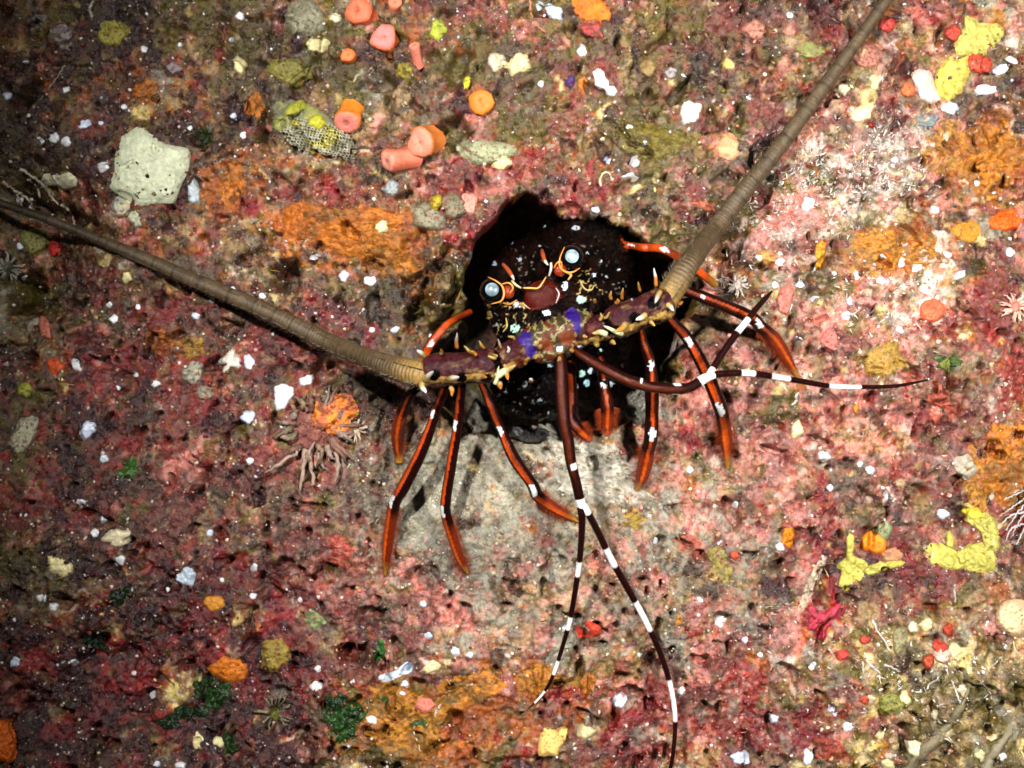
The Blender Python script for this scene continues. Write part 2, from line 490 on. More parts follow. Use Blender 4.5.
def blur(a, n):
    for axis_ in (0, 1):
        acc = sum(np.roll(a, k, axis_) for k in range(-n, n + 1))
        a = acc / (2 * n + 1)
    return a
wc = .48 * wc + .36 * blur(blur(wc, 1), 1) + .16 * blur(blur(wc, 5), 4)
wc = wc.reshape(-1, 3) * (1 + .38 * fbm(fx / .024, fz / .024, 3, 611) + .22 * fbm(fx / .006, fz / .006, 2, 612))[:, None]
def punch(c):
    """deepen the dark crusts against the pale ones and purify their hues"""
    l = c.mean(1, keepdims=True) + 1e-6
    c = l + (c - l) * 1.34
    return np.clip(c * np.clip(l / .235, .05, 1.9) ** .80, .002, .8)
wc = punch(wc)
wall = obj('reef_wall', mesh_np('reef_wall', wallV, wallF, wc), reef_material())
wall['kind'] = 'structure'

# ------------------------------------------------------------------ the spiny lobster
M_shell = mat('lobster_shell', None, .13, .5, .35, 700, .7, 1100)
_t = M_shell.node_tree; _b = _t.nodes['Principled BSDF']
_a = [n for n in _t.nodes if n.type == 'ATTRIBUTE'][0]
_r = _t.nodes.new('ShaderNodeMapRange'); _r.inputs['From Min'].default_value = .0015; _r.inputs['From Max'].default_value = .07
_r.inputs['To Min'].default_value = .02; _r.inputs['To Max'].default_value = .45
_t.links.new(_a.outputs['Fac'], _r.inputs['Value']); _t.links.new(_r.outputs[0], _b.inputs['Specular IOR Level'])
M_eye = mat('eye_black', (.0015, .0015, .002), .08, .25, .2, 500, 0)
M_eye_glint = mat('eye_shine', (.26, .34, .39), .3, .4, .6, 330, .1, 500, dark=(.05, .09, .10))  # pale colour standing in for the strobe reflection in the eye
M_spine = mat('spine_horn', None, .3, .5, .2, 700, .2)
M_hair = mat('leg_hair', None, .6, .3, .2, 900, 0)
M_ant = mat('antenna_shell', None, .45, .4, .35, 600, .5, 1500)
lob = thing('spiny_lobster', 'dark spiny lobster with orange striped legs peering out of the black hole', 'lobster', tuple(P(560, 330, .02)))
LOC = np.array(lob.location)
def lobj(name, me, m, parent=None):
    """a part of the lobster, its mesh given in world metres"""
    o = obj(name, me, m, parent or lob)
    if parent is None or parent == lob:
        o.matrix_parent_inverse.identity(); o.location = tuple(-LOC)
    return o

DARK = np.array((.0016, .0010, .0009)); WHITE = np.array((.78, .80, .80)); PURPLE = np.array((.034, .0062, .0088))
TAN = np.array((.34, .20, .05)); MAROON = np.array((.010, .0018, .0014)); ORANGE = np.array((.52, .060, .005)); BLUE = np.array((.020, .006, .115))
MINT = np.array((.42, .62, .46)); REDP = np.array((.055, .004, .0012)); OLIVE = np.array((.17, .13, .045)); HORN = np.array((.62, .22, .035))

def path(pts, n):
    """pts (px, py, millimetres in front of the wall plane, radius in px) -> centre line, radii, pixel track"""
    q = catmull(pts, n)
    d = q[:, 2] * .001
    C = P(q[:, 0], q[:, 1], d)
    return C, np.clip(q[:, 3], .2, None) * S * (D - d) / D, q[:, 0], q[:, 1]

def wall_mm(px, py):
    return float(-surf(px, py)[0, 1] * 1000)

A = Acc()
# --- carapace: rings of the body running back into the hole
def ring_body(rings, seg, pid, colf, tilt):
    rs = catmull(rings, 40)
    th = np.linspace(0, 2 * math.pi, seg, endpoint=False)
    c, s_ = math.cos(tilt), math.sin(tilt)
    V = []
    for px, py, d, rx, ry in rs:
        rx = max(rx, .5); ry = max(ry, .5)
        ex = np.sign(np.cos(th)) * np.abs(np.cos(th)) ** .85 * rx; ey = np.sign(np.sin(th)) * np.abs(np.sin(th)) ** .85 * ry
        V.append(P(px + ex * c + ey * s_, py - ex * s_ + ey * c, d * .001))
    V = np.concatenate(V)
    n = len(rs)
    i = np.arange(n - 1)[:, None] * seg; j = np.arange(seg)[None]; k = (j + 1) % seg
    F = np.stack([i + j, i + seg + j, i + seg + k, i + k], -1).reshape(-1, 4)
    a = len(V)
    V = np.vstack([V, V[:seg].mean(0), V[-seg:].mean(0)])
    j = np.arange(seg); k = (j + 1) % seg
    F = np.vstack([F, np.stack([np.full(seg, a), j, k, k], -1), np.stack([np.full(seg, a + 1), (n - 1) * seg + k, (n - 1) * seg + j, (n - 1) * seg + j], -1)])
    A.add(V, F, colf, pid)
TILT = math.radians(20)
ring_body([(548, 322, 50, 4, 3), (548, 322, 47, 34, 18), (552, 312, 40, 58, 36), (556, 300, 28, 70, 48), (559, 289, 10, 75, 56),
           (563, 281, -12, 76, 57), (566, 274, -40, 72, 52), (568, 270, -62, 60, 42), (568, 270, -72, 20, 12)], 72, 0, DARK, TILT)
# the mouth parts and the underside behind the antennae
ring_body([(556, 388, 38, 4, 3), (556, 386, 34, 38, 22), (556, 378, 24, 58, 36), (558, 366, 6, 70, 46), (562, 350, -20, 66, 50), (566, 330, -50, 40, 30), (566, 330, -54, 8, 6)], 64, 0, DARK, TILT)

def ellipsoid(px, py, d, rx, ry, rd, tilt, pid, col, nu=26, nv=40):
    u = np.linspace(-math.pi / 2 + .02, math.pi / 2 - .02, nu); v = np.linspace(0, 2 * math.pi, nv, endpoint=False)
    U, V_ = np.meshgrid(u, v, indexing='ij')
    ex = np.cos(U) * np.cos(V_) * rx; ey = np.cos(U) * np.sin(V_) * ry; ed = np.sin(U) * rd
    c, s_ = math.cos(tilt), math.sin(tilt)
    V = P((px + ex * c + ey * s_).ravel(), (py - ex * s_ + ey * c).ravel(), ((d + ed) * .001).ravel())
    i = np.arange(nu - 1)[:, None] * nv; j = np.arange(nv)[None]; k = (j + 1) % nv
    F = np.stack([i + j, i + k, i + nv + k, i + nv + j], -1).reshape(-1, 4)
    a = len(V)
    V = np.vstack([V, V[:nv].mean(0), V[-nv:].mean(0)])
    j = np.arange(nv); k = (j + 1) % nv
    F = np.vstack([F, np.stack([np.full(nv, a), k, j, j], -1), np.stack([np.full(nv, a + 1), (nu - 1) * nv + j, (nu - 1) * nv + k, (nu - 1) * nv + k], -1)])
    return V, F
# antennular plate, red plate between the eyes, cheeks
V, F = ellipsoid(552, 334, 47, 46, 17, 7, TILT, 1, OLIVE); A.add(V, F, OLIVE, 1)
V, F = ellipsoid(542, 296, 46, 18, 16, 2.5, TILT, 2, REDP); A.add(V, F, REDP, 2)
V, F = ellipsoid(508, 292, 47.5, 7, 7, 2, TILT, 2, REDP, 12, 20); A.add(V, F, np.array((.20, .018, .003)), 2)
V, F = ellipsoid(560, 270, 47.5, 7, 7, 2, TILT, 2, REDP, 12, 20); A.add(V, F, np.array((.20, .018, .003)), 2)
V, F = ellipsoid(556, 350, 46, 26, 12, 7, TILT, 1, OLIVE); A.add(V, F, np.array((.10, .02, .01)), 1)

# --- antenna bases
def peduncle(pts, side, n=120):
    C, R, qx, qy = path(pts, n)
    V, F, th, u = tube(C, R, 36)
    col = np.tile(PURPLE, (len(V), 1))
    px = np.append(np.repeat(qx, 36), [qx[0], qx[-1]])
    # image-down side of the tube
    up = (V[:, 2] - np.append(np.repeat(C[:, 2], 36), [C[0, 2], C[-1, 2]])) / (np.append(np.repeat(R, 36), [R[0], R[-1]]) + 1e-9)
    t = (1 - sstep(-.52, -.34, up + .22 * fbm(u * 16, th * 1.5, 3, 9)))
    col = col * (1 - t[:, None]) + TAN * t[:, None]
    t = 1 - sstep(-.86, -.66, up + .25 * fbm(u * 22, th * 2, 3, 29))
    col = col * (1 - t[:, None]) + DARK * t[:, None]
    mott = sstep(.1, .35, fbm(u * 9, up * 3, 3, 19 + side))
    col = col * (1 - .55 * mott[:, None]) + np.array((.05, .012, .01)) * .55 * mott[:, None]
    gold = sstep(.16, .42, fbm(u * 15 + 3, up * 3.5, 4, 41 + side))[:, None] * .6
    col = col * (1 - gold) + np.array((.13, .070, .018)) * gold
    # pale rims at the joints
    for uj, wd in ((.03, .03), (.64, .02)):
        t = np.exp(-((u - uj) / wd) ** 2)[:, None] * .8
        col = col * (1 - t) + np.array((.40, .36, .14)) * t
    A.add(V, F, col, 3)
peduncle([(424, 374, 50, 9), (428, 373, 50, 15), (440, 370, 51, 17), (465, 368, 51, 16), (484, 366, 51, 18), (492, 363, 50, 17), (497, 361, 49, 12), (503, 359, 49, 15), (512, 355, 49, 15), (525, 350, 48, 14), (545, 344, 46, 10)], 1)
peduncle([(672, 299, 50, 9), (668, 301, 50, 15), (658, 306, 51, 17), (640, 313, 51, 16), (624, 319, 51, 18), (614, 323, 50, 17), (608, 325, 49, 12), (602, 328, 49, 15), (588, 333, 48, 13), (570, 340, 46, 9)], 0)

# --- legs
LEGS = []
def leg(pts, whites, n=150, stripe=(.25, .85), hairy=.68, tipcol=(.34, .17, .02), dull=1.0):
    pts = [list(p) for p in pts]
    if pts[-1][2] is None: pts[-1][2] = wall_mm(pts[-1][0], pts[-1][1]) + 1.0
    # fill unset depths between the shoulder and the tip
    known = [i for i, p in enumerate(pts) if p[2] is not None]
    ds = np.interp(range(len(pts)), known, [pts[i][2] for i in known])
    for p, d_ in zip(pts, ds):
        w_ = wall_mm(p[0], p[1]) + p[3] * .39 if poly_sd(np.array([p[0]]), np.array([p[1]]), CAVE)[0] > 0 else -99
        p[2] = max(float(d_), w_)
    C, R, qx, qy = path(pts, n)
    R = R * 1.0 * (1 + .06 * fbm(np.arange(n) / 9, np.zeros(n) + pts[0][0], 2, 3))
    seg = 14
    V, F, th, u = tube(C, R, seg)
    t = np.where(th > math.pi, th - 2 * math.pi, th)
    k = (sstep(stripe[0] - .2, stripe[0] + .1, t) * (1 - sstep(stripe[1] - .1, stripe[1] + .2, t)))
    k = k * (.45 + .7 * vn(u * 14, u * 0, 5))
    col = MAROON * (1 - k[:, None]) + ORANGE * dull * k[:, None]
    hz = sstep(hairy - .02, hairy + .06, u)[:, None]
    hc = np.array((.13, .012, .002)) * (1 - k[:, None]) + np.array((.56, .085, .006)) * k[:, None]
    col = col * (1 - hz) + hc * hz
    tp = sstep(.9, 1.0, u)[:, None]
    col = col * (1 - tp) + np.array(tipcol) * tp
    ax_ = np.append(np.repeat(qx, seg), [qx[0], qx[-1]]); ay_ = np.append(np.repeat(qy, seg), [qy[0], qy[-1]])
    for wx_, wy_, ln in whites:
        m = np.hypot(np.hypot(ax_ - wx_, ay_ - wy_) / (1.0 * ln), (t - sum(stripe) / 2) / .48) < 1
        col[m] = WHITE
    A.add(V, F, col, 4)
    LEGS.append((C, R, hairy))
leg([(452, 366, 36, 4), (446, 386, 40, 5), (436, 412, None, 5), (422, 450, None, 6), (403, 488, None, 6.5), (395, 502, None, 6), (391, 522, None, 6), (387, 552, None, 4.8), (385, 576, None, 1.4)], [(435, 413, 5), (395, 499, 6)])
leg([(464, 368, 34, 3.5), (461, 392, 40, 4.5), (458, 424, None, 5), (452, 460, None, 5.5), (446, 498, None, 5.5), (446, 514, None, 5.5), (452, 535, None, 5.6), (460, 558, None, 4.4), (468, 574, None, 1.3)], [(458, 424, 6), (446, 509, 6)])
leg([(476, 370, 34, 3.5), (488, 398, 36, 4.5), (500, 427, None, 5), (514, 458, None, 6), (532, 484, None, 6), (538, 496, None, 6.5), (556, 509, None, 5.2), (579, 522, None, 1.3)], [(501, 429, 5), (533, 487, 6)], stripe=(.05, .6), hairy=.74)
leg([(638, 318, 30, 4), (643, 342, 40, 5), (650, 364, None, 6), (652, 400, None, 7), (651, 436, None, 7), (648, 450, None, 7), (643, 472, None, 7), (637, 491, None, 1.6)], [(650, 363, 6), (652, 431, 7)], stripe=(-.3, .25), hairy=.70)
leg([(660, 308, 34, 4), (672, 321, 42, 5), (688, 339, None, 6), (705, 370, None, 6.5), (718, 402, None, 7), (722, 415, None, 7), (726, 440, None, 6.5), (728, 469, None, 1.6)], [(687, 339, 6), (719, 405, 6)], stripe=(.05, .6), hairy=.72)
leg([(668, 284, 34, 5), (700, 296, 36, 6), (728, 307, None, 6.5), (752, 318, None, 6.5), (760, 326, None, 6.5), (774, 340, None, 7.5), (786, 358, None, 6), (798, 377, None, 2)], [(700, 298, 3), (756, 321, 5)], stripe=(-.15, .3), hairy=.62, dull=.9)
leg([(600, 240, -20, 4), (637, 247, 8, 4), (650, 248, 12, 4.5), (664, 250, 16, 4.5), (690, 265, 12, 4.5), (716, 285, 4, 4)], [(634, 248, 4), (664, 250, 4)], stripe=(-1.2, 1.2), hairy=2)
leg([(440, 372, 20, 4), (416, 388, 26, 5), (404, 408, None, 6), (398, 432, None, 7), (399, 462, None, 4)], [], stripe=(-.1, .1), hairy=.55, dull=.5)
leg([(470, 312, 0, 4), (450, 322, 14, 4), (440, 332, 18, 4.5), (430, 345, 18, 5), (422, 362, 14, 4)], [(430, 342, 4)], stripe=(-1.0, .8), hairy=2)
# mouth feet hanging below the head
leg([(570, 362, 36, 5), (572, 395, 42, 6), (570, 415, 42, 6), (576, 426, 42, 6), (590, 440, 36, 4)], [(560, 432, 1)], stripe=(-.2, .5), hairy=.8, dull=.7, tipcol=(.30, .06, .03))
leg([(600, 358, 34, 5), (604, 385, 40, 6), (607, 408, 40, 7), (607, 434, 34, 5)], [(604, 386, 4)], stripe=(-.3, .3), hairy=.7, dull=.8, tipcol=(.30, .06, .03))

# --- fuse everything into one continuous skin
src = mesh_np_mixed('body_source', np.concatenate(A.V), np.concatenate(A.F))
tmp = obj('body_source', src, None)
rm = tmp.modifiers.new('fuse', 'REMESH'); rm.mode = 'VOXEL'; rm.voxel_size = .00052; rm.use_smooth_shade = True
dg = bpy.context.evaluated_depsgraph_get()
bm_ = bpy.data.meshes.new_from_object(tmp.evaluated_get(dg))
bpy.data.objects.remove(tmp, do_unlink=True)
SV = np.concatenate(A.V); SCc = np.concatenate(A.C); SID = np.concatenate(A.ids)
kd = kdtree.KDTree(len(SV))
for i_, v_ in enumerate(SV): kd.insert(v_, i_)
kd.balance()
nb = len(bm_.vertices)
BV = np.zeros(nb * 3, np.float32); bm_.vertices.foreach_get('co', BV); BV = BV.reshape(-1, 3)
near_i = np.array([kd.find(v_)[1] for v_ in BV])
BC = SCc[near_i].copy(); BI = SID[near_i]
bn_ = np.zeros(nb * 3, np.float32); bm_.vertices.foreach_get('normal', bn_); bn_ = bn_.reshape(-1, 3)
kk = D / (D + BV[:, 1])
bpx = BV[:, 0] * kk / S + 512; bpy_ = 384 - BV[:, 2] * kk / S
front = bn_[:, 1] < .1
head = (BI <= 2) & front
# markings of the head: blue patches, olive marbling, pale spots
mar = fbm(bpx / 7, bpy_ / 7, 3, 401)
pl = (BI == 1)
BC[pl] = np.where((np.abs(mar[pl]) < .10)[:, None], np.array((.20, .165, .06)), np.where((mar[pl] > .22)[:, None], np.array((.085, .016, .005)), np.array((.035, .024, .012))))
def mark(cx, cy, rx, ry, ang, c, ids, irr=.25, seed=0):
    ca, sa = math.cos(ang), math.sin(ang)
    u = ((bpx - cx) * ca + (bpy_ - cy) * sa) / rx; q = (-(bpx - cx) * sa + (bpy_ - cy) * ca) / ry
    m = (np.hypot(u, q) + irr * fbm(bpx / 4, bpy_ / 4, 2, 500 + seed) < 1) & front & np.isin(BI, ids)
    BC[m] = c
ALLB = [0, 1, 2, 3]
mark(526, 339, 7.5, 8, .5, BLUE, ALLB, .3, 1); mark(531, 350, 5, 7.5, 0, BLUE, ALLB, .3, 2)
mark(572, 315, 7.5, 6, .2, BLUE, ALLB, .3, 3); mark(577, 325, 4, 8, 0, BLUE, ALLB, .3, 4)
for cx, cy, r, c in [(520, 362, 6, (.07, .013, .005)), (592, 330, 6, (.07, .013, .005)), (546, 346, 8, (.13, .026, .006)), (566, 338, 8, (.13, .026, .006))]:
    mark(cx, cy, r, r * .8, .3, np.array(c), ALLB, .4, int(cx))
for cx, cy, rx, ry, c in [(515, 328, 6, 5, MINT), (581, 300, 6, 4, MINT), (547, 313, 5, 3.3, WHITE), (517, 305, 5, 3.5, WHITE), (565, 286, 3.5, 5.5, WHITE),
                          (551, 364, 4.5, 4, WHITE), (580, 348, 3.6, 3.2, WHITE), (601, 350, 2.4, 2.2, WHITE), (591, 371, 4, 3.5, WHITE), (582, 374, 4, 4, MINT * .8),
                          (587, 383, 3.4, 4.5, (.5, .7, .72)), (575, 386, 4.5, 3.3, WHITE * .8), (610, 384, 4, 3, WHITE), (525, 384, 3.5, 3, WHITE * .7), (560, 349, 4, 3, WHITE * .8),
                          (528, 230, 3, 3, WHITE), (545, 227, 1.8, 1.5, WHITE), (576, 228, 5, 2.8, WHITE), (512, 243, 2, 1.8, WHITE * .7), (520, 260, 3, 4, WHITE * .8),
                          (495, 264, 2.6, 4.5, (.6, .7, .8)), (587, 254, 2.2, 2.4, WHITE), (594, 275, 3, 3, WHITE * .8), (606, 277, 2, 1.8, WHITE * .7), (484, 310, 2.5, 2, WHITE * .6),
                          (600, 262, 1.8, 1.5, WHITE * .6), (560, 238, 1.8, 1.6, WHITE * .6), (540, 246, 1.6, 1.6, WHITE * .6), (618, 270, 1.8, 1.8, WHITE * .6), (625, 286, 2, 1.6, WHITE * .5),
                          (497, 325, 2.5, 2, WHITE * .5), (489, 332, 2, 2, WHITE * .5), (505, 392, 3, 2.4, WHITE * .6), (489, 391, 3.6, 4, (.45, .55, .65)), (500, 395, 3, 3, WHITE * .8),
                          (470, 396, 3, 3, WHITE * .7), (540, 400, 3, 2, WHITE * .5), (548, 412, 2, 2, WHITE * .5), (622, 365, 2, 3, WHITE * .5), (632, 300, 2, 2, WHITE * .5)]:
    k_ = .82 if rx > 3.1 else .62
    mark(cx, cy, rx * k_, ry * k_, 0, np.array(c) * np.array((.72, .86, .95)), ALLB, .15, int(cx * 3 + cy))
hm = (BI == 0) & front & (np.hypot((bpx - 550) / 85, (bpy_ - 285) / 62) < 1)
hk = np.clip(fbm(bpx / 9, bpy_ / 9, 3, 433) + .25, 0, 1) * np.clip(1.2 - np.hypot((bpx - 550) / 85, (bpy_ - 285) / 62), 0, 1)
BCm = np.array((.013, .0035, .002))[None] * hk[:, None]
plain = hm & (BC.max(1) < .004)
BC[plain] += BCm[plain]
# glints painted into the carapace colour as pale granules, and yellow-brown scribbles round the cheeks
f1, _, cid = worley(bpx / 4.2, bpy_ / 4.2, 402)
m = (BI == 0) & (f1 < .24) & (cid > .74); BC[m] = np.array((.07, .065, .06)) * (cid[m] * (.06 + 1.6 * sum(np.exp(-((bpx[m] - a_) / w_) ** 2 - ((bpy_[m] - b_) / w_) ** 2) for a_, b_, w_ in ((530, 268, 17), (612, 284, 16), (490, 322, 14), (585, 250, 12), (520, 400, 22)))))[:, None]
ch = (BI == 0) & front & (np.abs(fbm(bpx / 8, bpy_ / 8, 2, 403)) < .05) & ((np.hypot(bpx - 508, (bpy_ - 318)) < 22) | (np.hypot(bpx - 590, bpy_ - 285) < 16))
BC[ch] = np.array((.28, .19, .06))
for cx, cy, rx, ry in [(434, 375, 6, 6), (461, 378, 6, 5), (487, 378, 6, 5), (653, 303, 6, 6), (635, 318, 6, 5), (616, 330, 6, 5), (497, 361, 4, 9), (608, 326, 4, 9)]:
    mark(cx, cy, rx, ry, -.2, DARK, [3], .3, int(cx))  # dark sockets and joints, with the spines' shadow painted in
# raised granules on the shell
ped = (BI == 3)
f1, _, cid = worley(bpx / 3.0, bpy_ / 3.0, 414)
BV[ped] += bn_[ped] * (.0004 * fbm(bpx[ped] / 6, bpy_[ped] / 6, 3, 415) + np.clip(.45 - f1[ped], 0, 1) * cid[ped] * .0011)[:, None]
BC[ped] *= (.7 + .6 * cid[ped])[:, None]
car = (BI == 0)
f1, _, cid = worley(bpx / 3.6, bpy_ / 3.6, 404)
BV[car] += bn_[car] * (np.clip(.5 - f1[car], 0, 1) * cid[car] * .0034)[:, None]
bm_.vertices.foreach_set('co', BV.astype(np.float32).ravel()); bm_.update()
set_col(bm_, BC)
bm_.materials.clear()
body = lobj('body', bm_, M_shell)

# --- eyes, on the front edge of the head
def sphere_mesh(name, c, r, nu=18, nv=28, cut=-1.6, axis=(0, -1, 0), col=None, sq=1.0):
    u = np.linspace(cut if cut > -1.5 else -math.pi / 2, math.pi / 2, nu); v = np.linspace(0, 2 * math.pi, nv, endpoint=False)
    U, V_ = np.meshgrid(u, v, indexing='ij')
    loc = np.stack([np.cos(U) * np.cos(V_), np.cos(U) * np.sin(V_), np.sin(U) * sq], -1).reshape(-1, 3) * r
    q = Vector((0, 0, 1)).rotation_difference(Vector(axis)).to_matrix()
    V = loc @ np.array(q).T + np.asarray(c)
    i = np.arange(nu - 1)[:, None] * nv; j = np.arange(nv)[None]; k = (j + 1) % nv
    F = np.stack([i + j, i + k, i + nv + k, i + nv + j], -1).reshape(-1, 4)
    return mesh_np(name, V, F, col if col is None else np.tile(col, (len(V), 1)))
def eye(px, py, d, stalk):
    c = P(px, py, d * .001)
    e = lobj('eye', sphere_mesh('eye', c, .0046), M_eye)
    C, R, _, _ = path([(px, py, d - 2, 8), ((px + stalk[0]) / 2, (py + stalk[1]) / 2, d - 6, 7), (stalk[0], stalk[1], d - 12, 9)], 12)
    V, F, _, _ = tube(C, R, 14)
    obj('eye_stalk', mesh_np_mixed('eye_stalk', V, F, np.tile(DARK, (len(V), 1))), M_shell, e)
    ax_ = Vector((.04 if px > 530 else -.02, -1, .05)).normalized()
    obj('eye_glint', sphere_mesh('eye_glint', c + np.array(ax_) * .0002, .00466, 10, 22, cut=math.radians(59), axis=ax_), M_eye_glint, e)  # cap painted as the eye's bright reflection
eye(492.5, 291, 46, (512, 300)); eye(571, 258, 46, (562, 280))

def strand(name, pts, m, col, n=24, seg=8, parent=None, colf=None):
    C, R, qx, qy = path(pts, n)
    V, F, th, u = tube(C, R, seg)
    c = np.tile(np.asarray(col, float), (len(V), 1)) if colf is None else colf(u, th, np.append(np.repeat(qx, seg), [qx[0], qx[-1]]), np.append(np.repeat(qy, seg), [qy[0], qy[-1]]))
    return lobj(name, mesh_np_mixed(name, V, F, c), m, None) if parent is None else obj(name, mesh_np_mixed(name, V, F, c), m, parent)
YEL = (.55, .33, .08)
for pts in ([(488, 277, 49, .5), (496, 281, 50, .9), (502, 286, 50, 1.3), (504, 294, 50, 1.4), (501, 301, 50, 1.1), (491, 304, 49, .5)],
            [(564.5, 247, 49, .5), (560, 258, 50, .9), (560, 267, 50, 1.3), (566, 272, 50, 1.5), (573, 272, 50, 1.1), (580, 268, 49, .5)]):
    pts = [(x_, y_, d_, r_ * .78) for x_, y_, d_, r_ in pts]
    strand('eye_horn', pts, M_spine, HORN, 26)
for pts, c in (([(502, 284, 49, .8), (509, 283, 50, 1.1), (513, 288, 50, 1.1), (509, 294, 49, .8)], HORN),
               ([(554, 268, 49, .8), (557, 263, 50, 1.1), (561, 262, 50, 1.1), (562, 268, 49, .8)], HORN),
               ([(503, 303, 49, 1.0), (510, 304, 50, 1.2), (517, 300, 50, 1.0)], HORN * .6),
               ([(566, 272, 49, 1.4), (571, 275, 50, 1.6), (568, 280, 50, 1.0)], HORN),
               ([(512, 281, 49, 1.6), (516, 285, 51, 1.6), (521, 288, 50, 1.2)], (.55, .42, .28)),
               ([(549, 276, 49, 1.2), (551, 269, 51, 1.6), (551, 263, 50, 1.5)], (.62, .52, .42)),
               ([(523, 288, 50, 1.0), (530, 288, 51, 1.2), (538, 288, 51, 1.0), (543, 282, 51, 1.0), (546, 277, 50, .7)], YEL),
               ([(523, 303, 50, .7), (526, 306, 51, .8), (530, 309, 50, .5)], (.5, .38, .25)), ([(556, 288, 50, .6), (559, 294, 51, .9), (556, 303, 50, .6)], (.5, .4, .35)),
               ([(580, 281, 47, .6), (585, 289, 48, 1.0), (591, 290, 48, 1.0), (594, 286, 47, .6)], (.36, .28, .09)),
               ([(506, 318, 47, .8), (507, 326, 48, 1.1), (503, 332, 47, .7)], (.34, .26, .07))):
    pts = [(x_, y_, d_, r_ * .8) for x_, y_, d_, r_ in pts]
    strand('orbit_ridge', pts, M_spine, c, 16)
# two forward horns over the eyes
for pts in ([(503, 264, 38, 1.6), (508, 270, 44, 2.4), (512, 276, 48, 1.8), (514, 280, 50, .6)], [(542, 250, 38, 1.6), (543, 255, 44, 2.3), (545, 261, 48, 1.8), (548, 265, 50, .6)]):
    strand('head_horn', pts, M_spine, (.30, .05, .01), 16, colf=lambda u, th, a, b: np.where((u > .72)[:, None], np.array((.60, .55, .42)), np.array((.34, .055, .012))))

# --- spines of the antenna bases
def spine(bx, by, tx, ty, d0, d1, r, base, tip):
    base = np.array(base) * random.uniform(.55, .95); tip = np.array(tip) * random.uniform(.6, 1.0); r = r * random.uniform(.65, .95)
    kx, ky = random.uniform(-1.5, 1.5), random.uniform(-1.5, 1.5)
    strand('spine', [(bx, by, d0, r * 1.15), ((bx * .6 + tx * .4) + kx, (by * .6 + ty * .4) + ky, d0 * .6 + d1 * .4, r), ((bx * .2 + tx * .8), (by * .2 + ty * .8), d0 * .2 + d1 * .8, r * .6), (tx, ty, d1, .25)],
           M_spine, base, 12, 8, colf=lambda u, th, a, b: base * (1 - sstep(.3, .55, u))[:, None] + tip * sstep(.3, .55, u)[:, None])
OR = (.50, .17, .02); TN = (.50, .34, .11); WH = (.78, .74, .66); GW = (.55, .58, .34)
for s in [(426, 380, 433, 371, 54, 62, 3.4, TN, WH), (450, 379, 459, 377, 57, 63, 3.6, TN, WH), (478, 378, 487, 377, 57, 62, 3.4, TN, OR),
          (424, 356, 417, 350, 52, 58, 3.0, TN, WH), (457, 348, 457, 333, 50, 58, 2.0, OR, WH), (474, 354, 464, 346, 57, 60, 2.0, OR, TN), (476, 355, 471, 351, 58, 62, 2.2, OR, TN),
          (484, 348, 479, 341, 56, 60, 2.0, OR, TN), (441, 354, 441, 349, 56, 60, 1.8, TN, OR), (451, 388, 452, 396, 52, 56, 2.6, TN, OR), (497, 376, 516, 365, 56, 60, 4.4, GW, TN),
          (495, 384, 499, 366, 56, 58, 2.4, GW, GW), (499, 383, 501, 389, 54, 58, 3.2, TN, OR), (506, 370, 508, 380, 56, 60, 2.6, TN, OR), (495, 358, 488, 356, 57, 60, 2.0, TN, TN), (497, 356, 493, 354, 57, 60, 1.6, TN, YEL),
          (525, 364, 526, 359, 54, 58, 2.4, OR, TN), (422, 384, 426, 393, 54, 57, 3.2, TN, WH), (508, 352, 508, 346, 55, 58, 1.5, WH, WH),
          (514, 340, 508, 336, 50, 55, 1.8, TN, TN), (501, 348, 498, 339, 54, 58, 1.8, TN, (.5, .4, .3)),
          (660, 292, 655, 303, 56, 63, 3.2, TN, WH), (645, 315, 636, 320, 58, 63, 3.4, TN, WH), (625, 324, 616, 332, 58, 62, 3.4, TN, OR), (656, 286, 654, 268, 52, 56, 2.6, OR, WH),
          (640, 291, 638, 282, 54, 58, 2.0, OR, TN), (622, 299, 623, 288, 54, 58, 2.2, OR, YEL), (611, 299, 611, 291, 54, 58, 2.2, OR, YEL), (616, 303, 618, 299, 57, 60, 2.0, OR, YEL),
          (595, 302, 595, 299, 52, 56, 2.2, OR, YEL), (666, 304, 674, 311, 55, 60, 4.0, TN, WH), (678, 303, 683, 302, 50, 53, 2.4, OR, OR), (650, 322, 655, 326, 54, 58, 2.6, TN, YEL),
          (612, 342, 615, 344, 50, 56, 2.8, TN, YEL), (622, 334, 604, 326, 56, 60, 2.6, GW, GW), (606, 334, 592, 333, 56, 60, 3.6, GW, TN), (604, 318, 610, 312, 55, 58, 1.8, TN, YEL),
          (600, 320, 601, 313, 55, 58, 1.6, TN, YEL), (590, 317, 588, 314, 52, 56, 2.0, OR, TN), (584, 336, 587, 337, 54, 58, 2.2, TN, TN), (596, 343, 596, 346, 53, 57, 3.0, (.3, .2, .03), (.34, .24, .05)),
          (540, 347, 541, 345, 53, 57, 2.4, OR, TN), (571, 350, 571, 351, 52, 58, 2.6, OR, YEL), (559, 357, 558, 361, 52, 57, 2.6, TN, TN), (531, 381, 530, 379, 40, 46, 2.2, OR, WH)]:
    spine(*s)

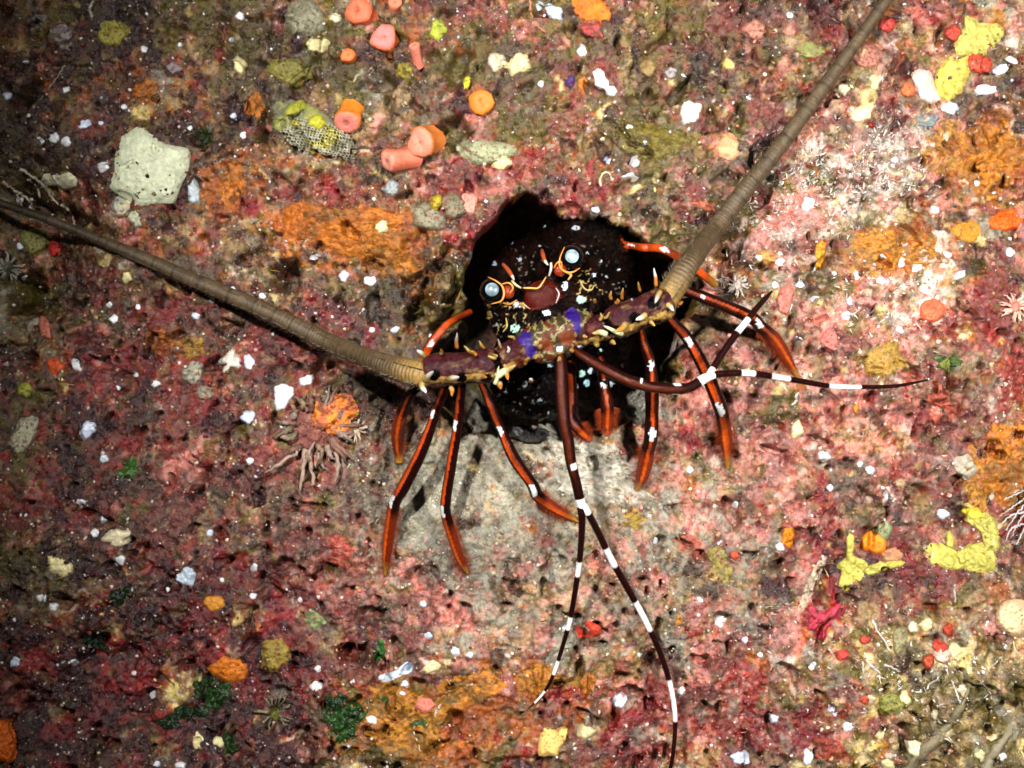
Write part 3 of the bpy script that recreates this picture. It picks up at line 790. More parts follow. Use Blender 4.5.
# --- long antennae
def ant_col(seed, whites=()):
    def f(u, th, a, b):
        t = np.arange(len(u)) // 1
        base = np.array((.084, .055, .027)) * (.75 + .5 * vn(u * 60, th * .6, seed))[:, None]
        side = np.cos(th - .6)[:, None]
        base = base * (.85 + .15 * side)
        return base
    return f
def antenna(pts, seed, rings, n=700, seg=16):
    pts = [(a, b, d_ if i_ < 3 else max(d_ * .5, wall_mm(a, b) + r_ * .40), r_) for i_, (a, b, d_, r_) in enumerate(pts)]
    C, R, qx, qy = path(pts, n)
    L_ = np.concatenate([[0], np.cumsum(np.linalg.norm(np.diff(C, axis=0), axis=1))])
    ph = L_ / .00145
    R = R * (1 - (.28 if seed == 32 else .28) * sstep(.02, .15, L_ / L_[-1]))
    R2 = R * (1 + (.07 * np.abs(np.sin(math.pi * ph)) - .04) * (1 - .8 * sstep(.15, .4, L_ / L_[-1])) + .05 * fbm(L_ / .004, L_ * 0, 2, seed))
    V, F, th, u = tube(C, R2, seg)
    V[:n * seg] += np.random.default_rng(seed).normal(0, .00006, (n * seg, 3))
    c = ant_col(seed)(u, th, None, None)
    valley = np.append(np.repeat((np.abs(np.sin(math.pi * ph)) < .35), seg), [False, False])
    c[valley] *= .62 + .3 * np.append(np.repeat(sstep(.15, .4, L_ / L_[-1]), seg), [0, 0])[valley][:, None]
    # broader dark nodes farther out
    node = np.append(np.repeat(np.exp(-((((L_ + .003 * np.sin(L_ * 90)) / rings) % 1 - .5) / .05) ** 2) * sstep(.12, .3, L_ / L_[-1]), seg), [0, 0])
    c *= (1 - .6 * node)[:, None]
    pale = np.append(np.repeat(sstep(.62, .8, L_ / L_[-1]) * sstep(.1, .4, fbm(L_ / .006, L_ * 0, 2, seed)), seg), [0, 0])[:, None] * .6
    c = c * (1 - pale) + np.array((.36, .33, .32)) * pale
    c *= (1 - .68 * np.append(np.repeat(sstep(.35, .8, L_ / L_[-1]), seg), [0, 0]))[:, None] if seed == 31 else 1.0
    base = np.append(np.repeat(1 - sstep(0, .07, L_ / L_[-1]), seg), [0, 0])[:, None] * .8
    c = c * (1 - base) + np.array((.30, .18, .045)) * base
    a = lobj('antenna', mesh_np_mixed('antenna', V, F, c), M_ant)
    # rows of short thorns
    B = Acc(); r_ = np.random.default_rng(seed + 1)
    for i_ in range(20, n - 30, 3):
        for ang in (1.45, -1.45, .5, -.6):
            if r_.random() < .35: continue
            k_ = (np.abs(((th[:seg] - ang + math.pi) % (2 * math.pi)) - math.pi)).argmin()
            p = V[i_ * seg + k_]; nrm = p - C[i_]; nrm /= np.linalg.norm(nrm)
            t_ = C[min(i_ + 3, n - 1)] - C[i_]; t_ /= np.linalg.norm(t_)
            ln = R[i_] * r_.uniform(.12, .40); w_ = R[i_] * .06
            s_ = np.cross(nrm, t_)
            B.add(np.array([p - t_ * w_, p + t_ * w_ + s_ * w_, p + t_ * w_ - s_ * w_, p + nrm * ln + t_ * ln * .9]), [(0, 1, 3, 3), (1, 2, 3, 3), (2, 0, 3, 3)], np.array((.07, .05, .025)))
    th_o = obj('thorns', B.mesh('thorns', False), M_ant, a)
    th_o['kind'] = 'stuff'
    return a
antenna([(430, 375, 50, 11), (418, 374, 50, 12.5), (380, 363, 40, 12.8), (330, 343, 36, 13), (290, 323, 30, 12), (250, 304, 25, 11.5), (200, 283, 20, 10.5), (150, 261, 16, 9.5), (100, 240, 13, 7.2), (50, 220, 10, 6.2),
         (0, 203, 8, 5.4), (-60, 180, 6, 6), (-160, 150, 5, 4)], 31, .0095)
antenna([(662, 305, 50, 11), (668, 296, 50, 12.8), (690, 262, 45, 12.8), (715, 229, 39, 13), (745, 190, 33, 12), (780, 146, 27, 11), (815, 99, 22, 10), (850, 51, 18, 9), (885, 2, 15, 8), (930, -64, 12, 7), (985, -150, 16, 5)], 32, .0105)

# --- banded antennules
BAND = np.array((.011, .002, .0018))
def bands(test, joint=()):
    def f(u, th, a, b):
        c = np.tile(BAND, (len(u), 1)) * (.8 + .5 * vn(u * 30, th, 3))[:, None]
        m = test(a, b)
        c[m] = np.array((.80, .80, .78))
        return c
    return f
def antennule(pts, fl1, fl2, spots, t1, t2):
    n = 110; seg = 14
    C, R, qx, qy = path(pts, n)
    V, F, th, u = tube(C, R, seg)
    t = np.where(th > math.pi, th - 2 * math.pi, th)
    k = (np.exp(-((t - .2) / .3) ** 2) * .7 * (1 - sstep(.55, .8, u)))[:, None]
    c = np.array((.011, .002, .0015)) * (1 - k) + np.array((.15, .024, .005)) * k
    ax_ = np.append(np.repeat(qx, seg), [qx[0], qx[-1]]); ay_ = np.append(np.repeat(qy, seg), [qy[0], qy[-1]])
    for x_, y_, r_, lo, hi in spots:
        c[(np.hypot(ax_ - x_, ay_ - y_) < r_) & (t > lo) & (t < hi)] = np.array((.80, .79, .76))
    a = lobj('antennule', mesh_np_mixed('antennule', V, F, c), M_shell)
    for fl, ts in ((fl1, t1), (fl2, t2)):
        strand('flagellum', fl, M_shell, BAND, 160, 8, a, bands(ts))
antennule([(560, 345, 46, 5), (561, 362, 52, 6), (562, 395, 54, 7), (565, 428, 53, 6.4), (568, 440, 52, 6), (571, 462, 50, 5.5), (576, 482, 48, 5), (580, 500, 46, 5), (582, 507, 45, 4)],
          [(580, 503, 45, 4), (582, 520, 44, 3.6), (581, 545, 36, 3.2), (578, 572, 29, 2.9), (571, 615, 22, 2.6), (563, 645, 18, 2.2), (552, 678, 15, 1.8), (541, 696, 13, 1.2), (527, 710, 12, .5)],
          [(581, 503, 45, 4), (588, 513, 44, 3.8), (598, 532, 37, 3.6), (610, 557, 31, 3.5), (628, 589, 26, 3.3), (643, 616, 22, 3.1), (659, 650, 19, 2.9), (670, 684, 17, 2.7), (675, 715, 16, 2.4), (674, 745, 16, 2.1), (669, 775, 16, 1.8), (658, 810, 15, 1.0)],
          [(562, 432, 3.5, -.8, .5), (570, 466, 4, -.9, .4), (580, 504, 6, -2, 2.2)],
          lambda a, b: (b < 507) | ((b > 561) & (b < 575)) | ((b > 616) & (b < 630)) | ((b > 661) & (b < 674)) | ((b > 691) & (b < 703)),
          lambda a, b: (b < 513) | ((b > 547) & (b < 566)) | ((b > 602) & (b < 629)) | ((b > 680) & (b < 722)))
antennule([(568, 346, 46, 4), (580, 354, 52, 5), (602, 367, 56, 6), (625, 379, 58, 6.2), (640, 384, 58, 6.2), (652, 387, 58, 5.5), (676, 389, 56, 6), (690, 387, 55, 5), (702, 380, 54, 5), (708, 377, 54, 4.5)],
          [(707, 378, 54, 3.5), (714, 367, 52, 3.6), (724, 351, 49, 3.6), (737, 333, 46, 3.5), (746, 322, 44, 3.4), (756, 309, 42, 3.0), (766, 298, 40, 2.4), (772, 291, 39, .8)],
          [(707, 378, 54, 3.5), (720, 374, 53, 3.6), (745, 373, 50, 3.4), (770, 376, 47, 3.2), (800, 381, 43, 2.9), (830, 386, 39, 2.6), (860, 387, 36, 2.3), (895, 386, 33, 1.9), (928, 380, 31, .9)],
          [(641, 381, 3.5, -1.8, -.4), (676, 389, 3.5, -2.0, -.6), (676, 389, 3, .9, 2.0), (706, 379, 7, -2.5, 2.5)],
          lambda a, b: (b > 369) | ((b < 333) & (b > 319)),
          lambda a, b: (a < 714) | ((a > 741) & (a < 755)) | ((a > 771) & (a < 790)) | ((a > 829) & (a < 861)))

# --- brushes of hair on the last joints of the legs
for li, (C, R, hairy) in enumerate(LEGS):
    if hairy > 1: continue
    r_ = np.random.default_rng(900 + li); n = len(C)
    B = Acc(); i0 = int((hairy - .04) * n)
    for _ in range(460 if li not in (7,) else 140):
        i_ = r_.integers(i0, n - 2)
        t_ = C[min(i_ + 1, n - 1)] - C[i_ - 1]; t_ /= np.linalg.norm(t_)
        nn = np.cross(t_, r_.normal(size=3)); nn /= np.linalg.norm(nn)
        sd_ = np.cross(t_, np.array((0., -1., 0.))); sd_ /= np.linalg.norm(sd_); nn = sd_ * r_.choice((-1, 1)) + np.array((0, r_.uniform(-.5, .6), 0)); nn /= np.linalg.norm(nn)
        p = C[i_] + nn * R[i_] * .75
        ln = r_.uniform(.0016, .0034) * (1 if i_ < n * .93 else .5)
        s_ = t_ * .00011; e = p + nn * ln + t_ * ln * .35
        B.add(np.array([p - s_, p + s_, e]), [(0, 1, 2, 2)], np.array((.26, .036, .005)) * r_.uniform(.3, 1.4))
    h_ = lobj('leg_hair', B.mesh('leg_hair', False), M_hair)
    h_['kind'] = 'stuff'
M_grit = mat('lime_grit', None, .2, .7, .3, 900, .6, 1800)
# ------------------------------------------------------------------ what grows on the wall
M_soft = mat('sponge_skin', None, .55, .35, .22, 500, .7, 900)
M_lime = mat('lime_shell', None, .25, .6, .12, 600, .35, 900)
M_wet = mat('wet_polyp', None, .45, .3, .18, 500, .5, 900)
M_leaf = mat('alga_leaf', None, .40, .4, .3, 600, .3, 900)
SEED = [100]
LIFT = np.zeros((970, 1270)); COVER = np.zeros((970, 1270)); KNOWN = []
def outline(M, irr, r_, poly=None, c=None):
    th = np.linspace(0, 2 * math.pi, M, endpoint=False)
    if poly is not None:
        q = np.asarray(poly, float) - np.asarray(c)
        # distance from the middle to the drawn outline along each direction
        R = np.zeros(M)
        for i in range(len(q)):
            a, b = q[i], q[(i + 1) % len(q)]
            e = b - a
            dx_, dy_ = np.cos(th), np.sin(th)
            den = dx_ * e[1] - dy_ * e[0]
            den = np.where(np.abs(den) < 1e-9, 1e-9, den)
            t = (a[0] * e[1] - a[1] * e[0]) / den
            s_ = (a[0] * dy_ - a[1] * dx_) / den
            ok = (s_ >= 0) & (s_ <= 1) & (t > 0)
            R = np.where(ok, np.maximum(R, t), R)
        R = np.maximum(R, 1.0)
        for _ in range(3): R = (np.roll(R, 1) + R * 1.2 + np.roll(R, -1)) / 3.2
        R = R * 1.03
    else:
        R = np.ones(M)
    ph = r_.uniform(0, 6.28, 6)
    wob = sum(np.sin(k * th + ph[k - 2]) * a for k, a in ((2, .45), (3, .5), (4, .35), (5, .35), (7, .25)))
    hf = r_.normal(0, .12, M)
    return th, R * np.clip(1 + irr * (wob * .6 + hf), .3, 2)

def patch(name, px, py, rx, ry, ang, th_mm, col, label, cat, group=None, irr=.25, poly=None, m=None, rough=.25, var=.25, dome=.5, parent=None, lift=0.0, col2=None, pores=0, edge=None):
    """a crust or cushion moulded onto the wall; it follows the rock and thins out unevenly, so that the rock grows over its rim"""
    SEED[0] += 1
    r_ = np.random.default_rng(SEED[0])
    big = max(rx, ry) if poly is None else max(np.ptp(np.array(poly), axis=0)) / 2
    crust = th_mm < 2.0 and big > 8
    M = int(np.clip(big * 4.4, 14, 130)); K = int(np.clip(big * 1.0, 4, 40))
    th, R = outline(M, irr, r_, poly, (px, py))
    if crust: R = R * 1.18
    rho = np.linspace(0, 1, K + 1)[1:] ** .85
    ex = np.cos(th)[None] * R[None] * rho[:, None]; ey = np.sin(th)[None] * R[None] * rho[:, None]
    if poly is None: ex = ex * rx; ey = ey * ry
    ca, sa = math.cos(ang), math.sin(ang)
    X = np.append(px + (ex * ca - ey * sa).ravel(), px); Y = np.append(py + (ex * sa + ey * ca).ravel(), py)
    rh = np.append(np.repeat(rho, M), 0)
    base = -surf(X, Y)[:, 1]
    full = base.copy()
    if not crust:
        # cushions bridge the finest grain of the rock beneath them
        w_ = np.exp(-(rh / .8) ** 2)
        mean = (base * w_).sum() / w_.sum()
        gx_ = np.polyfit(X - px, base, 1, w=w_)[0]; gy_ = np.polyfit(Y - py, base, 1, w=w_)[0]
        plane = mean + gx_ * (X - px) + gy_ * (Y - py)
        base = base * .3 + plane * .7
    prof = np.clip(1 - rh ** 2.4, 0, 1) ** (dome if not crust else .8)
    bumps = fbm(X / (3 + big * .2) + SEED[0], Y / (3 + big * .2), 3, SEED[0])
    fine = fbm(X / 2.6 + SEED[0], Y / 2.6, 3, SEED[0] + 40)
    e_ = edge if edge is not None else (1.0 if crust else .5)
    t = th_mm * .75 * prof * (1 + rough * bumps) + e_ * (.75 * fbm(X / 6 + SEED[0], Y / 6, 3, SEED[0] + 20) + .35 * fine) * (.5 + rh) + (.25 * fine if not crust else 0)
    t = t - (1.0 if not crust else .9) * sstep(.72, 1, rh) - (.15 if crust else 0)
    d = base + .001 * (t + lift)
    W_ = P(X, Y, d)
    o0 = W_[-1].copy()
    V = W_ - o0
    i = np.arange(K - 1)[:, None] * M; j = np.arange(M)[None]; k = (j + 1) % M
    F = np.stack([i + j, i + M + j, i + M + k, i + k], -1).reshape(-1, 4)
    c = len(V) - 1
    j = np.arange(M); k = (j + 1) % M
    F = np.vstack([F, np.stack([np.full(M, c), j, k, k], -1)])
    C = np.array(col)[None] * (1 + var * fbm(X / 5 + SEED[0], Y / 5, 3, SEED[0] + 3) + .18 * fine)[:, None] * r_.uniform(.92, 1.08)
    if col2 is not None:
        q = sstep(-.05, .3, fbm(X / (big * .35 + 2), Y / (big * .35 + 2) + SEED[0], 4, SEED[0] + 9))[:, None]
        C = C * (1 - q) + np.array(col2) * q
    if crust:
        f1, _, cid = worley(X / 4 + 2 * fine, Y / 4, SEED[0] + 5)
        C = C * ((.55 + .9 * cid[:, None]) if col[1] < .35 else (.85 + .3 * cid[:, None]))
    if pores:
        f1, _, cid = worley(X / pores, Y / pores, SEED[0] + 5)
        C = C * np.where((f1 < .25) & (cid > .5), .45, 1)[:, None]
    if m is None and label is not None and (edge is None or edge > .3):
        # flecks of the neighbouring crusts have settled on it
        _, _, cid = worley(X / 2.6 + fine, Y / 2.6 + SEED[0], SEED[0] + 6)
        k_ = ((cid > (.70 if crust and col[1] < .35 else (.985 if max(col) > .4 else .88))) * .7)[:, None]
        C = C * (1 - k_) + punch(crust_colour(W_[:, 0] * 1.0, W_[:, 2] * 1.0)) * k_
    up = np.clip(d - full, 0, None)
    ii = np.clip(np.round(Y + 100).astype(int), 1, 968); jj = np.clip(np.round(X + 120).astype(int), 1, 1268)
    for a_ in (-1, 0, 1):
        for b_ in (-1, 0, 1):
            np.maximum.at(LIFT, (ii + a_, jj + b_), up)
    if not crust or big > 8: COVER[ii, jj] = np.where(up > .0001, 1, COVER[ii, jj])
    me = mesh_np_mixed(name, V, F, np.clip(C, 0, .85))
    o = obj(name, me, m or M_soft)
    if parent is None:
        o.location = o0
        tag(o, label, cat, group)
        KNOWN.append((px, py, label))
    else:
        o.parent = parent; o.location = o0 - np.array(parent.location)
        if label: o['label'] = label
    return o

WHT = (.74, .76, .80); BLU = (.60, .68, .84); CRM = (.62, .54, .36); CRY = (.66, .58, .30)
# bigger, odd-shaped pale pieces
patch('shell_fragment', 283, 394, 0, 0, 0, 2.2, WHT, 'bean-shaped white shell piece beside the spiky pink anemone', 'shell', poly=[(274, 386), (284, 383), (294, 388), (296, 396), (289, 400), (287, 409), (277, 412), (273, 400)], irr=.08, m=M_lime)
patch('shell_fragment', 396, 673, 0, 0, 0, 1.6, BLU, 'long ragged white shell sliver lying near dark green weed', 'shell', poly=[(377, 675), (388, 674), (398, 669), (408, 660), (413, 663), (411, 671), (401, 676), (390, 682), (379, 680)], irr=.08, m=M_lime)
patch('shell_fragment', 231, 361, 9, 12, .3, 2, (.56, .52, .44), 'fuzzy star-shaped white lump below the lying antenna', 'shell', irr=.6, m=M_lime)
patch('shell_fragment', 186, 577, 11, 8, -.5, 1.6, (.42, .50, .60), 'blue-grey shell flake on maroon crust', 'shell', m=M_lime)

# sponges
patch('sponge', 150, 163, 0, 0, 0, 4.5, (.50, .53, .37), 'large pale cream-green sponge with lobed edges', 'sponge',
      poly=[(121, 136), (137, 127), (151, 135), (166, 145), (190, 148), (189, 160), (187, 173), (178, 190), (174, 203), (164, 203), (154, 204), (142, 206), (126, 197), (109, 187), (115, 173), (115, 158), (119, 147)], irr=.05, rough=.08, var=.10, edge=.2)
patch('sponge', 59, 183, 0, 0, 0, 3, (.55, .52, .36), 'small lumpy cream sponge lying beside the antenna', 'sponge', poly=[(38, 177), (50, 173), (60, 175), (70, 171), (77, 178), (75, 188), (64, 190), (56, 186), (44, 186)], irr=.1, rough=.3)
patch('sponge', 122, 205, 12, 11, 0, 4, (.33, .35, .30), 'grey-white sponge knob below the large pale sponge', 'sponge', col2=(.55, .50, .30))
patch('sponge', 134, 217, 7, 11, -.4, 4, (.50, .50, .36), 'upright cream sponge finger below the large pale sponge', 'sponge')
patch('sponge', 194, 192, 7, 13, -.2, 2, (.42, .48, .50), 'pale blue sponge sliver to the side of large pale sponge', 'sponge')
YS = (.46, .42, .10); YB = (.42, .38, .075)
def q4(l): return [(x / 3 + 768, y / 3) for x, y in l]
def q12(l): return [(x / 3 + 768, y / 3 + 512) for x, y in l]
patch('sponge', 970, 40, 0, 0, 0, 4, YS, 'pale yellow sponge, the broad upper lobe', 'sponge', poly=q4([(585, 25), (600, 40), (640, 62), (705, 80), (712, 100), (690, 135), (655, 165), (605, 168), (570, 175), (545, 155), (562, 112), (590, 80)]), irr=.14, rough=.4, var=.3, edge=1.1)
patch('sponge', 945, 80, 0, 0, 0, 4.5, (.58, .48, .09), 'pale yellow sponge, the narrow lower lobe next to white sponge', 'sponge', poly=q4([(545, 160), (605, 165), (600, 225), (575, 290), (545, 322), (505, 300), (495, 250), (505, 215), (530, 190)]), irr=.14, rough=.4, var=.3, edge=1.1)
patch('sponge', 926, 88, 0, 0, 0, 4.5, (.74, .62, .55), 'pinkish white sponge flap joined to pale yellow sponge', 'sponge', poly=q4([(425, 222), (455, 205), (485, 210), (505, 250), (522, 300), (490, 312), (452, 302), (448, 270)]), irr=.05, rough=.2, var=.12, col2=(.72, .45, .38))
patch('sponge', 850, 560, 0, 0, 0, 1.95, YB, 'bright yellow crooked sponge curving round an orange disc', 'sponge', poly=q12([(240, 68), (262, 72), (256, 128), (290, 150), (275, 205), (238, 228), (208, 215), (232, 185), (203, 165), (235, 135)]), irr=.16, rough=.5, edge=1.2)
patch('sponge', 882, 565, 0, 0, 0, 1.95, YB, 'bright yellow sponge strip leading under the orange disc', 'sponge', poly=q12([(280, 172), (335, 148), (412, 148), (415, 160), (360, 172), (300, 188)]), irr=.16, rough=.5, edge=1.2)
patch('sponge', 962, 557, 0, 0, 0, 1.99, YB, 'bright yellow sponge, widest of the three by orange disc', 'sponge', poly=q12([(472, 115), (490, 96), (522, 92), (565, 118), (600, 100), (640, 100), (690, 120), (702, 175), (640, 184), (590, 168), (545, 172), (500, 152)]), irr=.16, rough=.5, edge=1.2)
patch('sponge', 982, 527, 0, 0, 0, 1.99, (.41, .37, .08), 'yellow sponge ridge rising above the widest bright yellow sponge', 'sponge', poly=q12([(580, -30), (640, -10), (680, 20), (690, 70), (690, 118), (650, 105), (640, 60), (600, 30)]), irr=.12, pores=3)
patch('sponge', 950, 540, 5, 9, 0, 3, YB, 'bright yellow sponge knob standing on the widest yellow sponge', 'sponge')
patch('sponge', 972, 512, 12, 7, .3, 3, (.66, .52, .05), 'small yellow sponge touching the orange crust edge', 'sponge')
